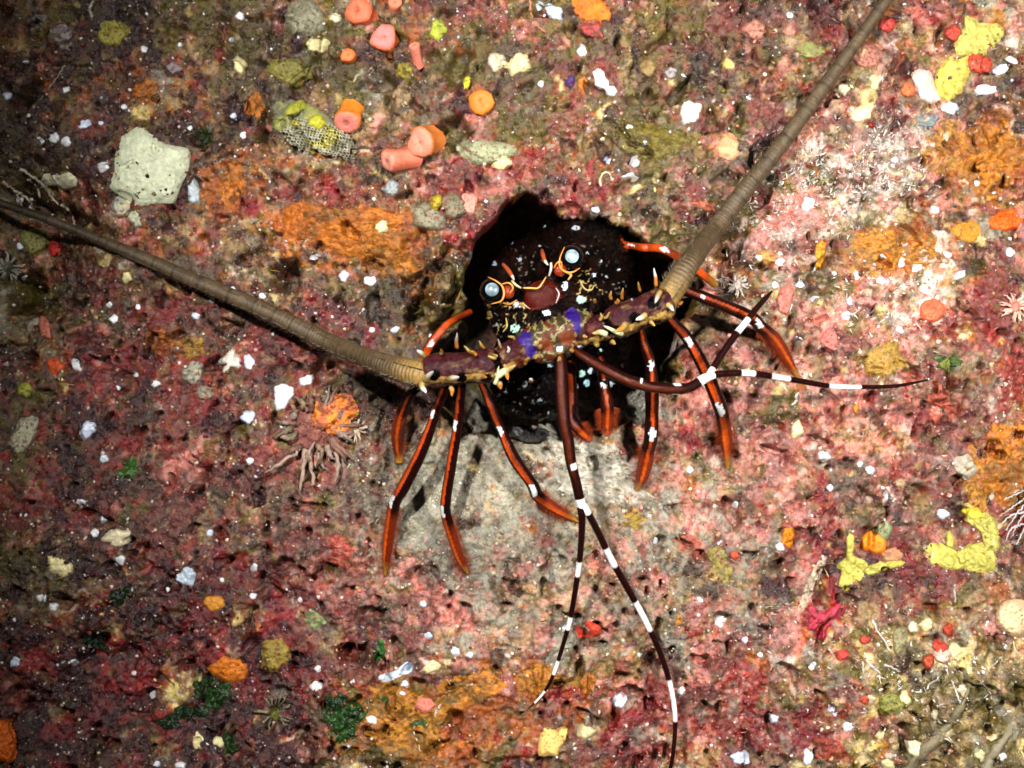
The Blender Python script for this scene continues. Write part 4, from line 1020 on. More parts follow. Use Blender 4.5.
# encrusting orange and other coloured sheets
OG = (.50, .145, .010)
for px, py, rx, ry, a, c, lab, c2, th in [
    (352, 232, 62, 26, .12, OG, 'wide burnt-orange crust beside the hole above the lying antenna', (.36, .13, .02), 1.5),
    (390, 255, 34, 20, .5, (.42, .15, .02), 'brownish orange crust between the hole and wide orange crust', (.30, .13, .03), 1.3),
    (300, 222, 20, 18, 0, (.45, .11, .01), 'small rusty orange crust touching the wide orange crust', None, 1.2),
    (232, 185, 14, 20, .3, (.50, .15, .01), 'orange crust patch next to large pale sponge', (.30, .10, .02), 1.2),
    (255, 105, 10, 12, 0, (.48, .13, .01), 'orange dab close to the lacy moss animal', None, 1.2),
    (147, 92, 16, 13, 0, (.36, .10, .01), 'dull orange smear above the large pale sponge', (.22, .06, .01), 1),
    (160, 343, 15, 13, 0, (.38, .11, .01), 'dull orange smear just below the lying antenna', (.25, .05, .01), 1),
    (192, 348, 18, 12, 0, (.28, .16, .02), 'olive yellow smear below the lying antenna', (.20, .06, .02), 1),
    (590, 8, 24, 15, .3, (.58, .16, .008), 'bright orange sponge over the lobster hole, far up', (.45, .12, .01), 2),
    (988, 158, 40, 34, .2, (.52, .19, .015), 'wide orange crust beside the red-orange oval', (.40, .15, .03), 1.6),
    (890, 250, 48, 24, 0, (.52, .21, .02), 'wide orange crust beside the salmon disc', (.45, .22, .06), 1.4),
    (945, 150, 22, 28, .2, (.42, .20, .04), 'dull ochre crust between white branching crust and orange crust', (.50, .17, .02), 1.2),
    (968, 231, 17, 12, .2, (.52, .23, .02), 'ochre sponge cushion touching the red-orange oval', None, 2),
    (1006, 465, 28, 46, .1, (.55, .18, .012), 'tall orange crust above the small yellow sponge', (.42, .20, .04), 1.8),
    (975, 480, 16, 34, 0, (.46, .20, .03), 'ochre crust flanking the tall orange crust', None, 1.2),
    (405, 722, 46, 34, .2, (.42, .17, .015), 'ochre orange crust below the ragged white sliver', (.30, .15, .02), 1.2),
    (470, 690, 36, 17, -.2, (.50, .17, .01), 'orange crust running from the ochre crust toward the banded antennule', (.36, .18, .03), 1.4),
    (540, 680, 26, 15, 0, (.48, .18, .015), 'orange crust patch under the short banded antennule branch', (.30, .12, .02), 1.3),
    (587, 683, 9, 12, 0, (.52, .16, .01), 'small orange cushion under the banded antennule fork', None, 1.6),
    (230, 670, 21, 13, .25, (.62, .17, .015), 'fan-shaped orange sponge above dark green weed', None, 3),
    (214, 603, 12, 9, .2, (.48, .20, .02), 'small amber sponge on maroon crust', None, 2),
    (788, 538, 7, 11, .1, (.70, .22, .01), 'small upright orange sponge by a white lump', None, 2.4),
    (885, 361, 24, 17, -.1, (.34, .20, .035), 'mustard yellow sponge cushion over the banded antennule tip', (.38, .22, .04), 3.2),
    (728, 147, 12, 14, .3, (.62, .30, .15), 'peach sponge cushion close to the upright antenna', None, 2),
    (552, 740, 0, 0, 0, (.78, .50, .15), 'pale apricot square sponge below the orange crust', None, 3),
    (634, 520, 14, 10, 0, (.34, .24, .03), 'mustard smear beside the long banded antennule branch', None, .8),
    (275, 655, 16, 17, 0, (.24, .17, .03), 'olive sponge cushion near the ragged white sliver', None, 2.4),
    (112, 32, 18, 14, .1, (.26, .22, .04), 'olive yellow round sponge, highest on the dark reef', None, 2.6),
    (62, 35, 13, 12, .3, (.28, .25, .27), 'lilac grey film patch by olive round sponge', None, 1.4),
    (37, 22, 9, 8, 0, (.28, .26, .28), 'small lilac grey film patch', None, 1.2),
    (174, 68, 8, 6, 0, (.36, .32, .38), 'tiny lilac cushion above the large pale sponge', None, 1.6),
    (305, 18, 21, 21, 0, (.20, .19, .12), 'translucent grey-green sea squirt near the orange cup corals', (.26, .24, .16), 6),
    (485, 152, 30, 13, .1, (.30, .31, .18), 'pale green cushion beside the dark crevice', None, 2.6),
    (428, 217, 18, 15, .4, (.22, .20, .13), 'porous grey sponge knob at the rim of the hole', None, 5),
    (453, 206, 14, 13, .2, (.17, .15, .09), 'smooth olive knob beside a pink flake at the hole', None, 5),
    (436, 203, 7, 9, .2, (.40, .30, .02), 'yellow dab between grey and olive knobs', None, 7),
    (391, 188, 8, 9, 0, (.30, .33, .33), 'pale blue-grey blob below the pink cup corals', None, 3),
    (592, 30, 11, 9, .4, (.42, .04, .06), 'crimson sponge smear below bright orange sponge', None, 1.6),
    (570, 82, 5, 8, .2, (.07, .03, .14), 'small purple sponge knob beside an orange dab', None, 2.2),
    (582, 85, 5, 9, .2, (.55, .16, .02), 'small orange dab beside purple knob', None, 1.8),
    (648, 68, 10, 9, 0, (.24, .16, .06), 'round brown knob over the lobster hole', None, 4),
    (671, 73, 7, 6, 0, (.34, .30, .32), 'lilac knob next to the round brown knob', None, 2),
    (953, 33, 9, 9, 0, (.42, .05, .03), 'red ball sponge tucked against pale yellow sponge', None, 5),
    (980, 64, 15, 11, .2, (.46, .06, .03), 'red sponge lump under the pale yellow upper lobe', None, 4),
    (908, 90, 8, 8, 0, (.62, .16, .06), 'orange-red knob next to pinkish white flap', None, 4),
    (928, 120, 13, 8, -.3, (.17, .21, .21), 'blue-grey sponge under the pale yellow lower lobe', None, 2),
    (1006, 220, 21, 11, -.15, (.78, .12, .012), 'glossy red-orange oval sponge', None, 4),
    (932, 310, 14, 13, 0, (.66, .12, .05), 'flat salmon pink disc on white crust', None, 2.4),
    (1015, 618, 20, 20, 0, (.66, .46, .26), 'large beige round sponge', None, 7),
    (-2, 742, 19, 26, 0, (.52, .10, .006), 'orange sponge lobe on the darkest maroon reef', None, 5),
    (193, 373, 11, 13, 0, (.28, .27, .20), 'grey porous knob below the lying antenna', None, 3),
    (205, 393, 11, 8, 0, (.26, .22, .16), 'greyish tan knob below the grey porous knob', None, 2.6),
    (25, 390, 8, 9, 0, (.28, .28, .04), 'yellow-green knob at dark recess', None, 4),
    (45, 328, 6, 13, -.2, (.46, .14, .09), 'long salmon finger sponge in dark recess', None, 4),
    (55, 366, 9, 9, .3, (.52, .08, .02), 'red-orange knob below the salmon finger', None, 3),
    (25, 434, 12, 22, .6, (.34, .32, .22), 'pale grey leaf-shaped sponge below dark recess', None, 3),
    (35, 240, 16, 14, .2, (.18, .17, .05), 'olive ball sponge directly under the antenna end', None, 5),
    (55, 248, 7, 9, 0, (.40, .02, .02), 'crimson knob beside the olive ball sponge', None, 4),
    (587, 631, 13, 11, .2, (.50, .045, .02), 'scarlet sponge beside the short banded antennule branch', None, 2.2),
    (340, 545, 16, 8, .5, (.40, .05, .05), 'crimson smear left of the grey silt slab', None, 1.2),
    (340, 560, 11, 7, .4, (.38, .05, .05), 'crimson dab under the crimson smear', None, 1.2),
    (425, 705, 11, 9, .3, (.58, .17, .12), 'salmon ragged sponge on the orange crust', None, 2),
    (313, 620, 13, 8, .5, (.17, .26, .11), 'pale green leaf patch on rosy crust', None, 1),
    (438, 30, 9, 12, .2, (.30, .34, .03), 'yellow-green sponge leaf near the pink cup coral', None, 2),
    (405, 72, 10, 9, 0, (.30, .26, .03), 'yellow-green dab below the pink cup coral', None, 1.6),
    (467, 83, 4, 8, .3, (.50, .46, .03), 'tiny yellow finger beside round orange coral', None, 3),
    (290, 72, 22, 14, .2, (.17, .15, .03), 'olive moss cushion above the lacy moss animal', None, 2.5),
    (468, 203, 0, 0, 0, (.62, .26, .20), 'flat pink five-sided flake at the rim of hole', None, 2.4),
    (650, 140, 34, 20, .1, (.15, .13, .02), 'olive green film over the lobster hole', (.26, .22, .05), 1),
    (705, 206, 12, 5, .1, (.52, .12, .08), 'salmon streak by the upright antenna', None, 1.4),
    (883, 528, 9, 12, -.5, (.24, .28, .14), 'grey-green cushion behind the orange disc', None, 2.4),
    (893, 555, 14, 8, .1, (.42, .20, .10), 'tan cushion between yellow sponges', None, 2),
    (947, 366, 8, 8, 0, (.16, .19, .03), 'dark green knob near the banded antennule tip', None, 3),
    (856, 408, 4, 6, 0, (.62, .24, .02), 'tiny orange dab under the banded antennule', None, 1.5),
    (679, 620, 4, 7, .1, (.58, .24, .03), 'tiny amber dab by the long banded antennule branch', None, 1.5),
    (965, 466, 14, 12, .3, (.36, .33, .26), 'pale grey cushion by ochre crust', None, 2),
    (720, 565, 12, 20, 0, (.28, .24, .06), 'olive film on pink crust past the antennule fork', None, 1),
    (735, 555, 6, 5, 0, (.50, .07, .03), 'small red dab on olive film', None, 2),
    (690, 545, 16, 9, .2, (.46, .09, .07), 'coral red smear past the antennule fork', None, 1.2),
    (940, 645, 9, 9, 0, (.46, .05, .03), 'red berry-like squirt in pale cluster', None, 4),
    (928, 662, 7, 8, 0, (.44, .06, .02), 'red berry-like squirt below the cluster', None, 4),
    (948, 630, 6, 6, 0, (.48, .06, .03), 'small red squirt atop the cluster', None, 4),
    (942, 655, 10, 9, 0, (.62, .42, .34), 'pinkish white squirt in the red cluster', None, 4.5),
    (865, 640, 6, 5, 0, (.46, .05, .03), 'red knob beside the magenta branching sponge', None, 3),
    (842, 655, 8, 6, 0, (.40, .04, .03), 'red knob under the magenta branching sponge', None, 2),
    (865, 700, 6, 5, .3, (.46, .07, .04), 'red knob in the olive gravel', None, 2.5),
    (890, 705, 14, 12, 0, (.22, .22, .05), 'olive green cushion in the pale gravel', None, 2.4),
    (830, 750, 18, 12, .2, (.34, .03, .03), 'crimson crust beside the cream lump', None, 1.6),
    (900, 640, 8, 16, .1, (.26, .24, .12), 'olive grey upright sponge next to the red cluster', None, 3),
    (755, 30, 12, 10, 0, (.40, .17, .12), 'dusty rose cushion by the upright antenna end', None, 2),
    (887, 25, 9, 8, 0, (.46, .05, .04), 'red cushion past the upright antenna end', None, 3),
    (865, 55, 20, 13, .3, (.36, .14, .10), 'brick pink cushion past the upright antenna', None, 3),
    (805, 130, 10, 14, .2, (.54, .20, .13), 'salmon crust touching the upright antenna', None, 1.5),
    (810, 50, 16, 9, .2, (.20, .20, .06), 'olive cushion under the upright antenna', None, 2),
    (995, 300, 26, 30, 0, (.20, .03, .05), 'plum coloured smooth crust by the frilly pink disc', None, 1),
    (1012, 375, 14, 40, .2, (.26, .02, .03), 'dark crimson upright crust above tall orange crust', None, 1.6),
    (940, 405, 15, 18, 0, (.56, .11, .08), 'bright coral red crust below the antennule tip', None, 1.4),
    (830, 340, 10, 12, 0, (.56, .15, .12), 'salmon red lump above the banded antennule', None, 2.5),
    (785, 300, 9, 16, .2, (.54, .17, .13), 'salmon pink finger behind the upturned antennule branch', None, 3),
    (820, 255, 6, 16, .2, (.58, .26, .02), 'orange finger sponge on white-pink crust', None, 3),
    (765, 258, 10, 8, 0, (.56, .26, .05), 'amber dab near the lobster leg', None, 1.5)]:
    if th < 2: c = np.array(c) * .62 + np.array((.04, .02, .004)); c2 = None if c2 is None else np.array(c2) * .40 + np.array((.03, .016, .006))
    pol = None
    if rx == 0 and px == 552: pol = [(541, 724), (556, 722), (570, 730), (563, 745), (556, 757), (538, 755)]
    if rx == 0 and px == 468: pol = [(458, 196), (465, 190), (478, 197), (476, 212), (469, 217), (463, 208)]
    patch('sponge', px, py, rx, ry, a, th, c, lab, 'sponge', irr=.05 if pol or lab.startswith(('flat salmon', 'glossy', 'large beige')) else (.34 if th < 2 else .2), poly=pol, col2=c2, rough=.3, pores=3.5 if th > 2.2 else 0)
patch('sponge', 873, 543, 14, 12, .3, 3, (.74, .20, .008), 'round orange disc sponge among bright yellow sponges', 'sponge', irr=.06, rough=.1)
# white-tentacled knobs etc
mg = patch('sponge', 823, 622, 0, 0, 0, 1.9, (.40, .03, .06), 'magenta branching sponge on rosy crust', 'sponge', poly=[(810, 606), (818, 610), (826, 612), (834, 606), (843, 608), (841, 616), (832, 620), (829, 632), (826, 642), (820, 640), (816, 630), (804, 632), (811, 622)], irr=.3, edge=1.2, rough=.6)

# ------------------------------------------------------------------ cup corals
def lathe(prof, axis, seg=28, wob=None, lobes=0, r_=None):
    ax_ = Vector(axis).normalized()
    q = np.array(Vector((0, 0, 1)).rotation_difference(ax_).to_matrix())
    th = np.linspace(0, 2 * math.pi, seg, endpoint=False)
    V = []
    for i, (r, h) in enumerate(prof):
        rr_ = r * (1 + (lobes * np.sin(th * 12) if lobes else 0)) * (1 + (wob if wob is not None else 0))
        V.append(np.stack([np.cos(th) * rr_, np.sin(th) * rr_, np.full(seg, h)], -1))
    V = np.concatenate(V) @ q.T
    n = len(prof)
    i = np.arange(n - 1)[:, None] * seg; j = np.arange(seg)[None]; k = (j + 1) % seg
    F = np.stack([i + j, i + k, i + seg + k, i + seg + j], -1).reshape(-1, 4)
    return V, F
def lump(V, R, r_):
    q = V / R
    sd_ = SEED[0]
    w_ = np.stack([fbm(q[:, 0] * .9 + 3, q[:, 2] * .9 + q[:, 1] * .6 + sd_, 2, sd_ + a) for a in (1, 2, 3)], -1)
    f_ = np.stack([fbm(q[:, 0] * 4, q[:, 2] * 4 + q[:, 1] * 3 + sd_, 2, sd_ + a) for a in (4, 5, 6)], -1)
    return V + (w_ * .22 + f_ * .05) * R
def cup(px, py, r, axis, length, ccol, dcol, label, mouth=.16):
    """px, py: where the middle of the oral disc shows"""
    SEED[0] += 1; r_ = np.random.default_rng(SEED[0])
    R = r * S * .96; L_ = length * S
    ax_ = np.array(Vector(axis).normalized())
    oo = np.array([(0, 0), (1, 0), (-1, 0), (0, 1), (0, -1), (.7, .7), (-.7, .7), (.7, -.7), (-.7, -.7)]) * r * .9
    top = P(px, py, np.sort(-surf(px + oo[:, 0], py + oo[:, 1])[:, 1])[-3]) + np.array((0, -1, 0)) * (max(L_ * max(.3, -ax_[1]), .0035))
    base = top - ax_ * (L_ + .004)
    o = thing('cup_coral', label, 'coral', tuple(base), 'orange and pink cup corals'); KNOWN.append((px, py, label))
    Lf = L_ + .004
    wob = .07 * r_.normal(0, .4, 28) + .06 * np.sin(np.linspace(0, 2 * math.pi, 28, endpoint=False) * 3 + r_.uniform(0, 6))
    V, F = lathe([(R * 1.05, 0), (R * .90, Lf * .4), (R * .96, Lf * .7), (R * .97, Lf * .86), (R * .93, Lf * .92), (R * .8, Lf * .93)], ax_, wob=wob)
    V = lump(V, R, r_)
    C = np.array(ccol)[None] * (1 + .35 * fbm(V[:, 0] / R * 1.5 + 9, (V[:, 2] + V[:, 1]) / R * 1.5, 3, SEED[0]))[:, None]
    obj('column', mesh_np('column', V, F, C), M_wet, o)
    pr = [(R * .965, Lf * .90), (R * .94, Lf - R * .10), (R * .84, Lf + R * .02), (R * .62, Lf + R * .08), (R * .36, Lf + R * .085), (R * (mouth + .03), Lf + R * .075), (R * mouth * .6, Lf + R * .03), (R * .01, Lf - R * .02)]
    V, F = lathe(pr, ax_, wob=wob * .6, lobes=.015)
    V = lump(V, R, r_)
    k = np.repeat(np.arange(len(pr)), 28)
    ro = sstep(2.2, 0, k + 0.0)[:, None] if False else np.clip(1 - k / 2.5, 0, 1)[:, None]
    C = (np.array(dcol)[None] * (1 - ro) + np.array(ccol)[None] * ro) * np.where(k > 5, .6, 1)[:, None] * (1 + .05 * np.sin(np.tile(np.arange(28), len(pr)) * 2.6) + r_.normal(0, .04, len(V)))[:, None]
    obj('oral_disc', mesh_np('oral_disc', V, F, C), M_wet, o)
    return o
CO = (.62, .14, .02); CP = (.66, .19, .15); CS = (.70, .20, .11)
cup(359, 12, 15, (-.1, -1, .1), 8, (.60, .12, .05), (.68, .15, .07), 'ragged orange-red cup coral above the pink cup coral', .3)
cup(396, 4, 8, (.1, -1, .2), 8, CS, CS, 'small salmon cup coral beside the ragged cup coral')
cup(385, 40, 14, (.05, -1, .08), 12, (.62, .15, .04), (.72, .19, .17), 'round pink cup coral with a pinhole mouth', .08)
cup(349, 57, 7.5, (0, -1, .05), 10, (.64, .15, .03), (.66, .15, .04), 'small orange cup coral below the ragged cup coral', .1)
cup(348, 126, 13, (-.12, -.6, -.55), 15, (.70, .20, .02), CP, 'tubular cup coral hanging mouth down, orange and pink', .3)
cup(481, 103, 13.5, (.05, -1, -.02), 10, (.74, .24, .01), (.76, .17, .02), 'round bright orange cup coral beside dark crevice', .06)
cup(420, 146, 16, (-.25, -.9, -.2), 20, (.66, .19, .04), (.68, .21, .14), 'plump pink cup coral leaning on a lying polyp', .1)
cup(388, 164, 12, (-.8, -.6, -.3), 24, (.66, .17, .10), (.72, .28, .20), 'lying salmon cup coral beside the plump pink one', .3)
cup(415, 48, 6, (-.1, -.7, .6), 14, (.60, .18, .12), (.64, .22, .14), 'thin salmon cup coral beside the round pink one', .2)

# ------------------------------------------------------------------ strands: worm tubes, hydroids, stems
def on_wall(name, pts, r0, r1, col, label, cat, group=None, lift=1.0, n=26, seg=6, m=None, parent=None, arch=0):
    q = catmull([(a, b, 0) for a, b in pts], n)
    r = np.linspace(r0, r1, n) * S
    t = np.linspace(0, 1, n)
    base = surf(q[:, 0], q[:, 1])[:, 1]
    ker = np.ones(7) / 7; base = np.convolve(np.pad(base, 3, mode='edge'), ker, 'valid')
    d = -base + lift * .001 + arch * .001 * np.sin(math.pi * t)
    C = P(q[:, 0], q[:, 1], d)
    r = r * (1 + .35 * fbm(t * n * .35 + pts[0][0], t * 0 + pts[0][1], 2, 77))
    C = C + np.random.default_rng(int(pts[0][0] * 7 + pts[0][1] * 3)).normal(0, .00012 + r0 * .00003, C.shape)
    V, F, th, u = tube(C, r, seg)
    V = V + np.random.default_rng(int(pts[0][0] * 3 + pts[0][1])).normal(0, r0 * S * .09, V.shape)
    o0 = C[0].copy()
    rr_ = np.random.default_rng(int(pts[0][0] * 13 + pts[0][1]))
    cc = np.array(col)[None] * (.8 + .45 * vn(u * 9, th * .5, int(pts[0][0]) + 5))[:, None]
    o = obj(name, mesh_np_mixed(name, V - o0, F, cc), m or M_soft)
    if parent is None:
        o.location = o0; tag(o, label, cat, group)
    else:
        o.parent = parent; o.location = o0 - np.array(parent.location)
    return o
for pts, c, lab in [([(601, 186), (600, 179), (604, 173), (610, 174), (612, 181)], (.60, .52, .34), 'curly cream worm tube over the lobster hole'),
                    ([(272, 128), (276, 128), (282, 133), (285, 138)], (.42, .40, .28), 'curled grey worm tube on the lacy moss animal'),
                    ([(354, 82), (357, 76), (361, 74), (362, 70)], (.50, .44, .26), 'zigzag cream worm tube below small orange cup'),
                    ([(530, 0), (531, 10), (533, 20), (540, 28), (546, 32)], (.60, .22, .13), 'hooked salmon sponge ribbon over the lobster hole'),
                    ([(415, 722), (414, 732), (418, 742), (420, 752)], (.58, .52, .44), 'white worm tube on ochre crust'),
                    ([(440, 705), (436, 712), (434, 720)], (.58, .48, .40), 'short white worm tube on the orange crust'),
                    ([(317, 436), (323, 433), (321, 440), (318, 447)], (.66, .44, .40), 'looped pink thread on the spiky anemone'),
                    ([(872, 620), (878, 632), (884, 640), (890, 652)], (.66, .58, .52), 'long white worm tube by the red cluster'),
                    ([(866, 660), (872, 667), (880, 673)], (.66, .60, .54), 'white worm tube below the long white tube'),
                    ([(884, 664), (893, 668), (899, 672)], (.66, .58, .46), 'short white worm tube below red cluster'),
                    ([(955, 585), (955, 600), (956, 618)], (.40, .37, .32), 'thin grey stem on rosy crust'),
                    ([(952, 680), (956, 692), (960, 702)], (.56, .54, .50), 'thin white stem on olive gravel'),
                    ([(822, 555), (824, 565), (818, 575), (812, 585), (806, 600)], (.62, .54, .42), 'cream crooked ridge on rosy crust'),
                    ([(792, 405), (797, 400), (796, 396), (799, 393)], (.66, .60, .55), 'small white hook under the banded antennule'),
                    ([(92, 18), (90, 8), (94, 0)], (.44, .40, .32), 'pale thin branch by olive round sponge'),
                    ([(34, 108), (46, 92), (58, 76), (64, 66)], (.24, .24, .17), 'grey-green branch in shaded crevice'),
                    ([(28, 112), (40, 100), (52, 84)], (.16, .17, .12), 'dark grey-green branch beside another branch')]:
    on_wall('worm_tube' if 'tube' in lab else 'reef_strand', pts, 1.25 if 'branch by' not in lab else 2, .8, np.array(c) * .8, lab, 'tube' if 'tube' in lab else 'strand', lift=.35)
on_wall('reef_branch', [(900, 778), (918, 758), (940, 735), (958, 712), (968, 688)], 7, 2, (.17, .14, .08), 'thick grey-brown dead branch in olive gravel', 'branch', lift=.5, seg=12)
on_wall('reef_branch', [(985, 770), (996, 750), (1010, 728), (1024, 700)], 5, 3, (.22, .19, .12), 'thin brown dead branch in olive gravel', 'branch', lift=.5, seg=10)
# pale feather strands by the resting end of the antenna
for i, (a, b) in enumerate([((20, 168), (58, 205)), ((28, 180), (40, 198)), ((3, 182), (22, 205)), ((14, 190), (35, 212)), ((62, 205), (75, 225))]):
    on_wall('hydroid_strand', [a, ((a[0] + b[0]) / 2 + 2, (a[1] + b[1]) / 2 - 3), b], 1.6, 1.0, (.34, .30, .22), 'pale thin hydroid strand beside the end of the lying antenna', 'hydroid', 'hydroid strands by the antenna', lift=4)
hs_ = thing('feather_hydroid', 'white feathery hydroid hanging near the bright yellow sponges', 'hydroid', tuple(surf(1024, 505, .004)[0]))
for i, pts in enumerate([[(1030, 500), (1018, 512), (1006, 530)], [(1030, 508), (1020, 520), (1012, 536)], [(1030, 495), (1014, 506), (1000, 516)], [(1032, 518), (1024, 530), (1016, 545)], [(1028, 490), (1016, 494), (1004, 500)], [(1024, 512), (1010, 516), (1000, 526)], [(1024, 524), (1012, 528), (1006, 541)]]):
    on_wall('strand', pts, 1.1, .5, (.44, .40, .40), None, None, lift=5, parent=hs_)

# ------------------------------------------------------------------ spiky pink anemone with an orange heart
an = thing('anemone', 'spiky pink anemone with orange centre under the lying antenna', 'anemone', tuple(surf(320, 428)[0]))
patch('disc', 318, 428, 36, 30, .2, 3.0, (.20, .065, .05), None, None, irr=.3, parent=an, col2=(.30, .15, .11), rough=.9, edge=1.3, pores=3, var=.5)
patch('heart', 335, 414, 20, 17, 0, 1.9, (.66, .18, .02), 'orange centre', None, irr=.25, parent=an, col2=(.50, .12, .05), lift=4.2, rough=.4)
rr = np.random.default_rng(77)
for i in range(34):
    a = i / 34 * 2 * math.pi + rr.uniform(-.3, .3)
    r0, r1 = rr.uniform(16, 32), rr.uniform(33, 47)
    x0, y0 = 318 + r0 * math.cos(a), 428 + r0 * .85 * math.sin(a)
    x1, y1 = 318 + r1 * math.cos(a + rr.uniform(-.2, .2)), 428 + r1 * .95 * math.sin(a + rr.uniform(-.2, .2))
    on_wall('tentacle', [(x0, y0), ((x0 + x1) / 2 + rr.uniform(-3, 3), (y0 + y1) / 2 + rr.uniform(-3, 3)), (x1, y1)], rr.uniform(1.6, 4.2), rr.uniform(.7, 1.8), np.array([(.22, .11, .08), (.26, .17, .11), (.16, .12, .07), (.28, .20, .16)][rr.integers(0, 4)]) * rr.uniform(.6, 1.2), None, None, lift=2.5, n=10, seg=6, parent=an, arch=2.5)
for pts in [[(305, 450), (303, 468), (300, 490)], [(308, 450), (312, 470), (314, 486)], [(292, 455), (278, 465), (264, 473)], [(336, 452), (338, 470), (334, 482)]]:
    on_wall('tentacle', pts, 2.6, 1.2, (.32, .22, .17), None, None, lift=3, n=12, seg=6, parent=an, arch=2)
# small frilly animals
def frill(px, py, r, ccol, tcol, n, label, cat, name):
    o = thing(name, label, cat, tuple(surf(px, py)[0]))
    patch('centre', px, py, r * .55, r * .5, 0, 2, ccol, None, None, irr=.2, parent=o)
    r_ = np.random.default_rng(int(px))
    for i in range(n):
        a = i / n * 2 * math.pi + r_.uniform(-.6, .6); r1 = r * r_.uniform(.45, 1.1)
        on_wall('tentacle', [(px + r * .3 * math.cos(a), py + r * .3 * math.sin(a)), (px + r * .7 * math.cos(a + .1), py + r * .7 * math.sin(a + .1)), (px + r1 * math.cos(a), py + r1 * math.sin(a))], (r * r_.uniform(.04, .12) if r < 20 else r * r_.uniform(.02, .07)), r * .03, np.array(tcol) * r_.uniform(.7, 1.2), None, None, lift=1.5, n=8, seg=5, parent=o, arch=1.5)
frill(274, 712, 20, (.14, .14, .03), (.19, .17, .10), 15, 'starry yellow-green hydroid on dark rosy crust', 'hydroid', 'star_hydroid')
frill(1016, 307, 17, (.50, .16, .12), (.66, .38, .30), 22, 'frilly pink disc anemone on plum crust', 'anemone', 'frilly_anemone')
frill(397, 443, 8, (.50, .10, .09), (.70, .52, .46), 8, 'tiny white-petalled red polyp by the dark red leg', 'polyp', 'flower_polyp')
frill(738, 285, 14, (.34, .27, .23), (.36, .31, .26), 16, 'whitish spiky soft coral beside the lobster leg', 'coral', 'spiky_coral')
frill(722, 280, 9, (.44, .36, .30), (.46, .40, .33), 9, 'small cream spiky coral beside the upright antenna', 'coral', 'spiky_coral')
frill(8, 268, 17, (.16, .15, .10), (.28, .28, .24), 22, 'pale frilled hydroid in dark recess', 'hydroid', 'frilled_hydroid')
frill(905, 180, 9, (.38, .32, .28), (.48, .42, .36), 8, 'white spiky tuft on branching crust', 'bryozoan', 'spiky_tuft')
frill(355, 430, 16, (.36, .26, .16), (.40, .32, .24), 14, 'tan ruffled hydroid beside the spiky pink anemone', 'hydroid', 'ruffled_hydroid')

# ------------------------------------------------------------------ lacy moss animal
lb = thing('lacy_bryozoan', 'grey lacy moss animal full of holes, with yellow-green top', 'bryozoan', tuple(surf(312, 132)[0]))
patch('cushion', 300, 120, 30, 20, .25, 5, (.17, .17, .10), None, None, irr=.2, parent=lb, col2=(.26, .26, .08), rough=.5)
patch('yellow_patch', 317, 122, 9, 8, 0, 3, (.44, .42, .03), None, None, irr=.2, parent=lb, lift=5)
patch('yellow_patch', 296, 108, 12, 6, -.4, 3, (.34, .34, .04), None, None, irr=.2, parent=lb, lift=5)
B = Acc()
bd = float(-surf(322, 138)[0, 1])
for iy in range(15):
    for ix in range(24):
        u = (ix + .5 * (iy % 2)) / 24 - .5; v = iy / 15 - .5
        if (u * 2) ** 2 + (v * 2) ** 2 > .85 + .5 * float(fbm(np.array([ix * .3]), np.array([iy * .4]), 2, 8)[0]): continue
        a = np.linspace(0, 2 * math.pi, 6, endpoint=False) + math.pi / 6
        s1 = 1.05 + .5 * rng.uniform(-.7, 1)
        s0 = 1.95
        lx = u * 80; ly = v * 43
        ux = np.concatenate([lx + s0 * np.cos(a), lx + s1 * np.cos(a), lx + s1 * np.cos(a)]); uy = np.concatenate([ly + s0 * np.sin(a), ly + s1 * np.sin(a), ly + s1 * np.sin(a)])
        ux = ux + 2.2 * fbm(ux / 9, uy / 9, 2, 210); uy = uy + 2.2 * fbm(ux / 9, uy / 9, 2, 211)
        X = 320 + ux * .96 + uy * .3; Y = 137 + uy + ux * .2
        e2 = (ux / 40) ** 2 + (uy / 22) ** 2
        top = .0040 * np.sqrt(np.clip(1 - e2, 0, 1)) + .0012 * fbm(ux / 8, uy / 8, 2, 212) + .0016
        d = bd * .5 - surf(X, Y)[:, 1] * .5 + top + np.concatenate([np.zeros(6), np.full(6, .0001), np.full(6, -.0016)])
        j = np.arange(6); k = (j + 1) % 6
        cc = np.array((.30, .285, .20)) if fbm(np.array([ix * .25]), np.array([iy * .3]), 2, 9)[0] < .12 else np.array((.30, .27, .06))
        B.add(P(X, Y, d) - np.array(lb.location), np.vstack([np.stack([j, k, k + 6, j + 6], -1), np.stack([j + 6, k + 6, k + 12, j + 12], -1)]), cc * rng.uniform(.6, 1.3))
lc = obj('lace', B.mesh('lace', True), M_lime, lb)

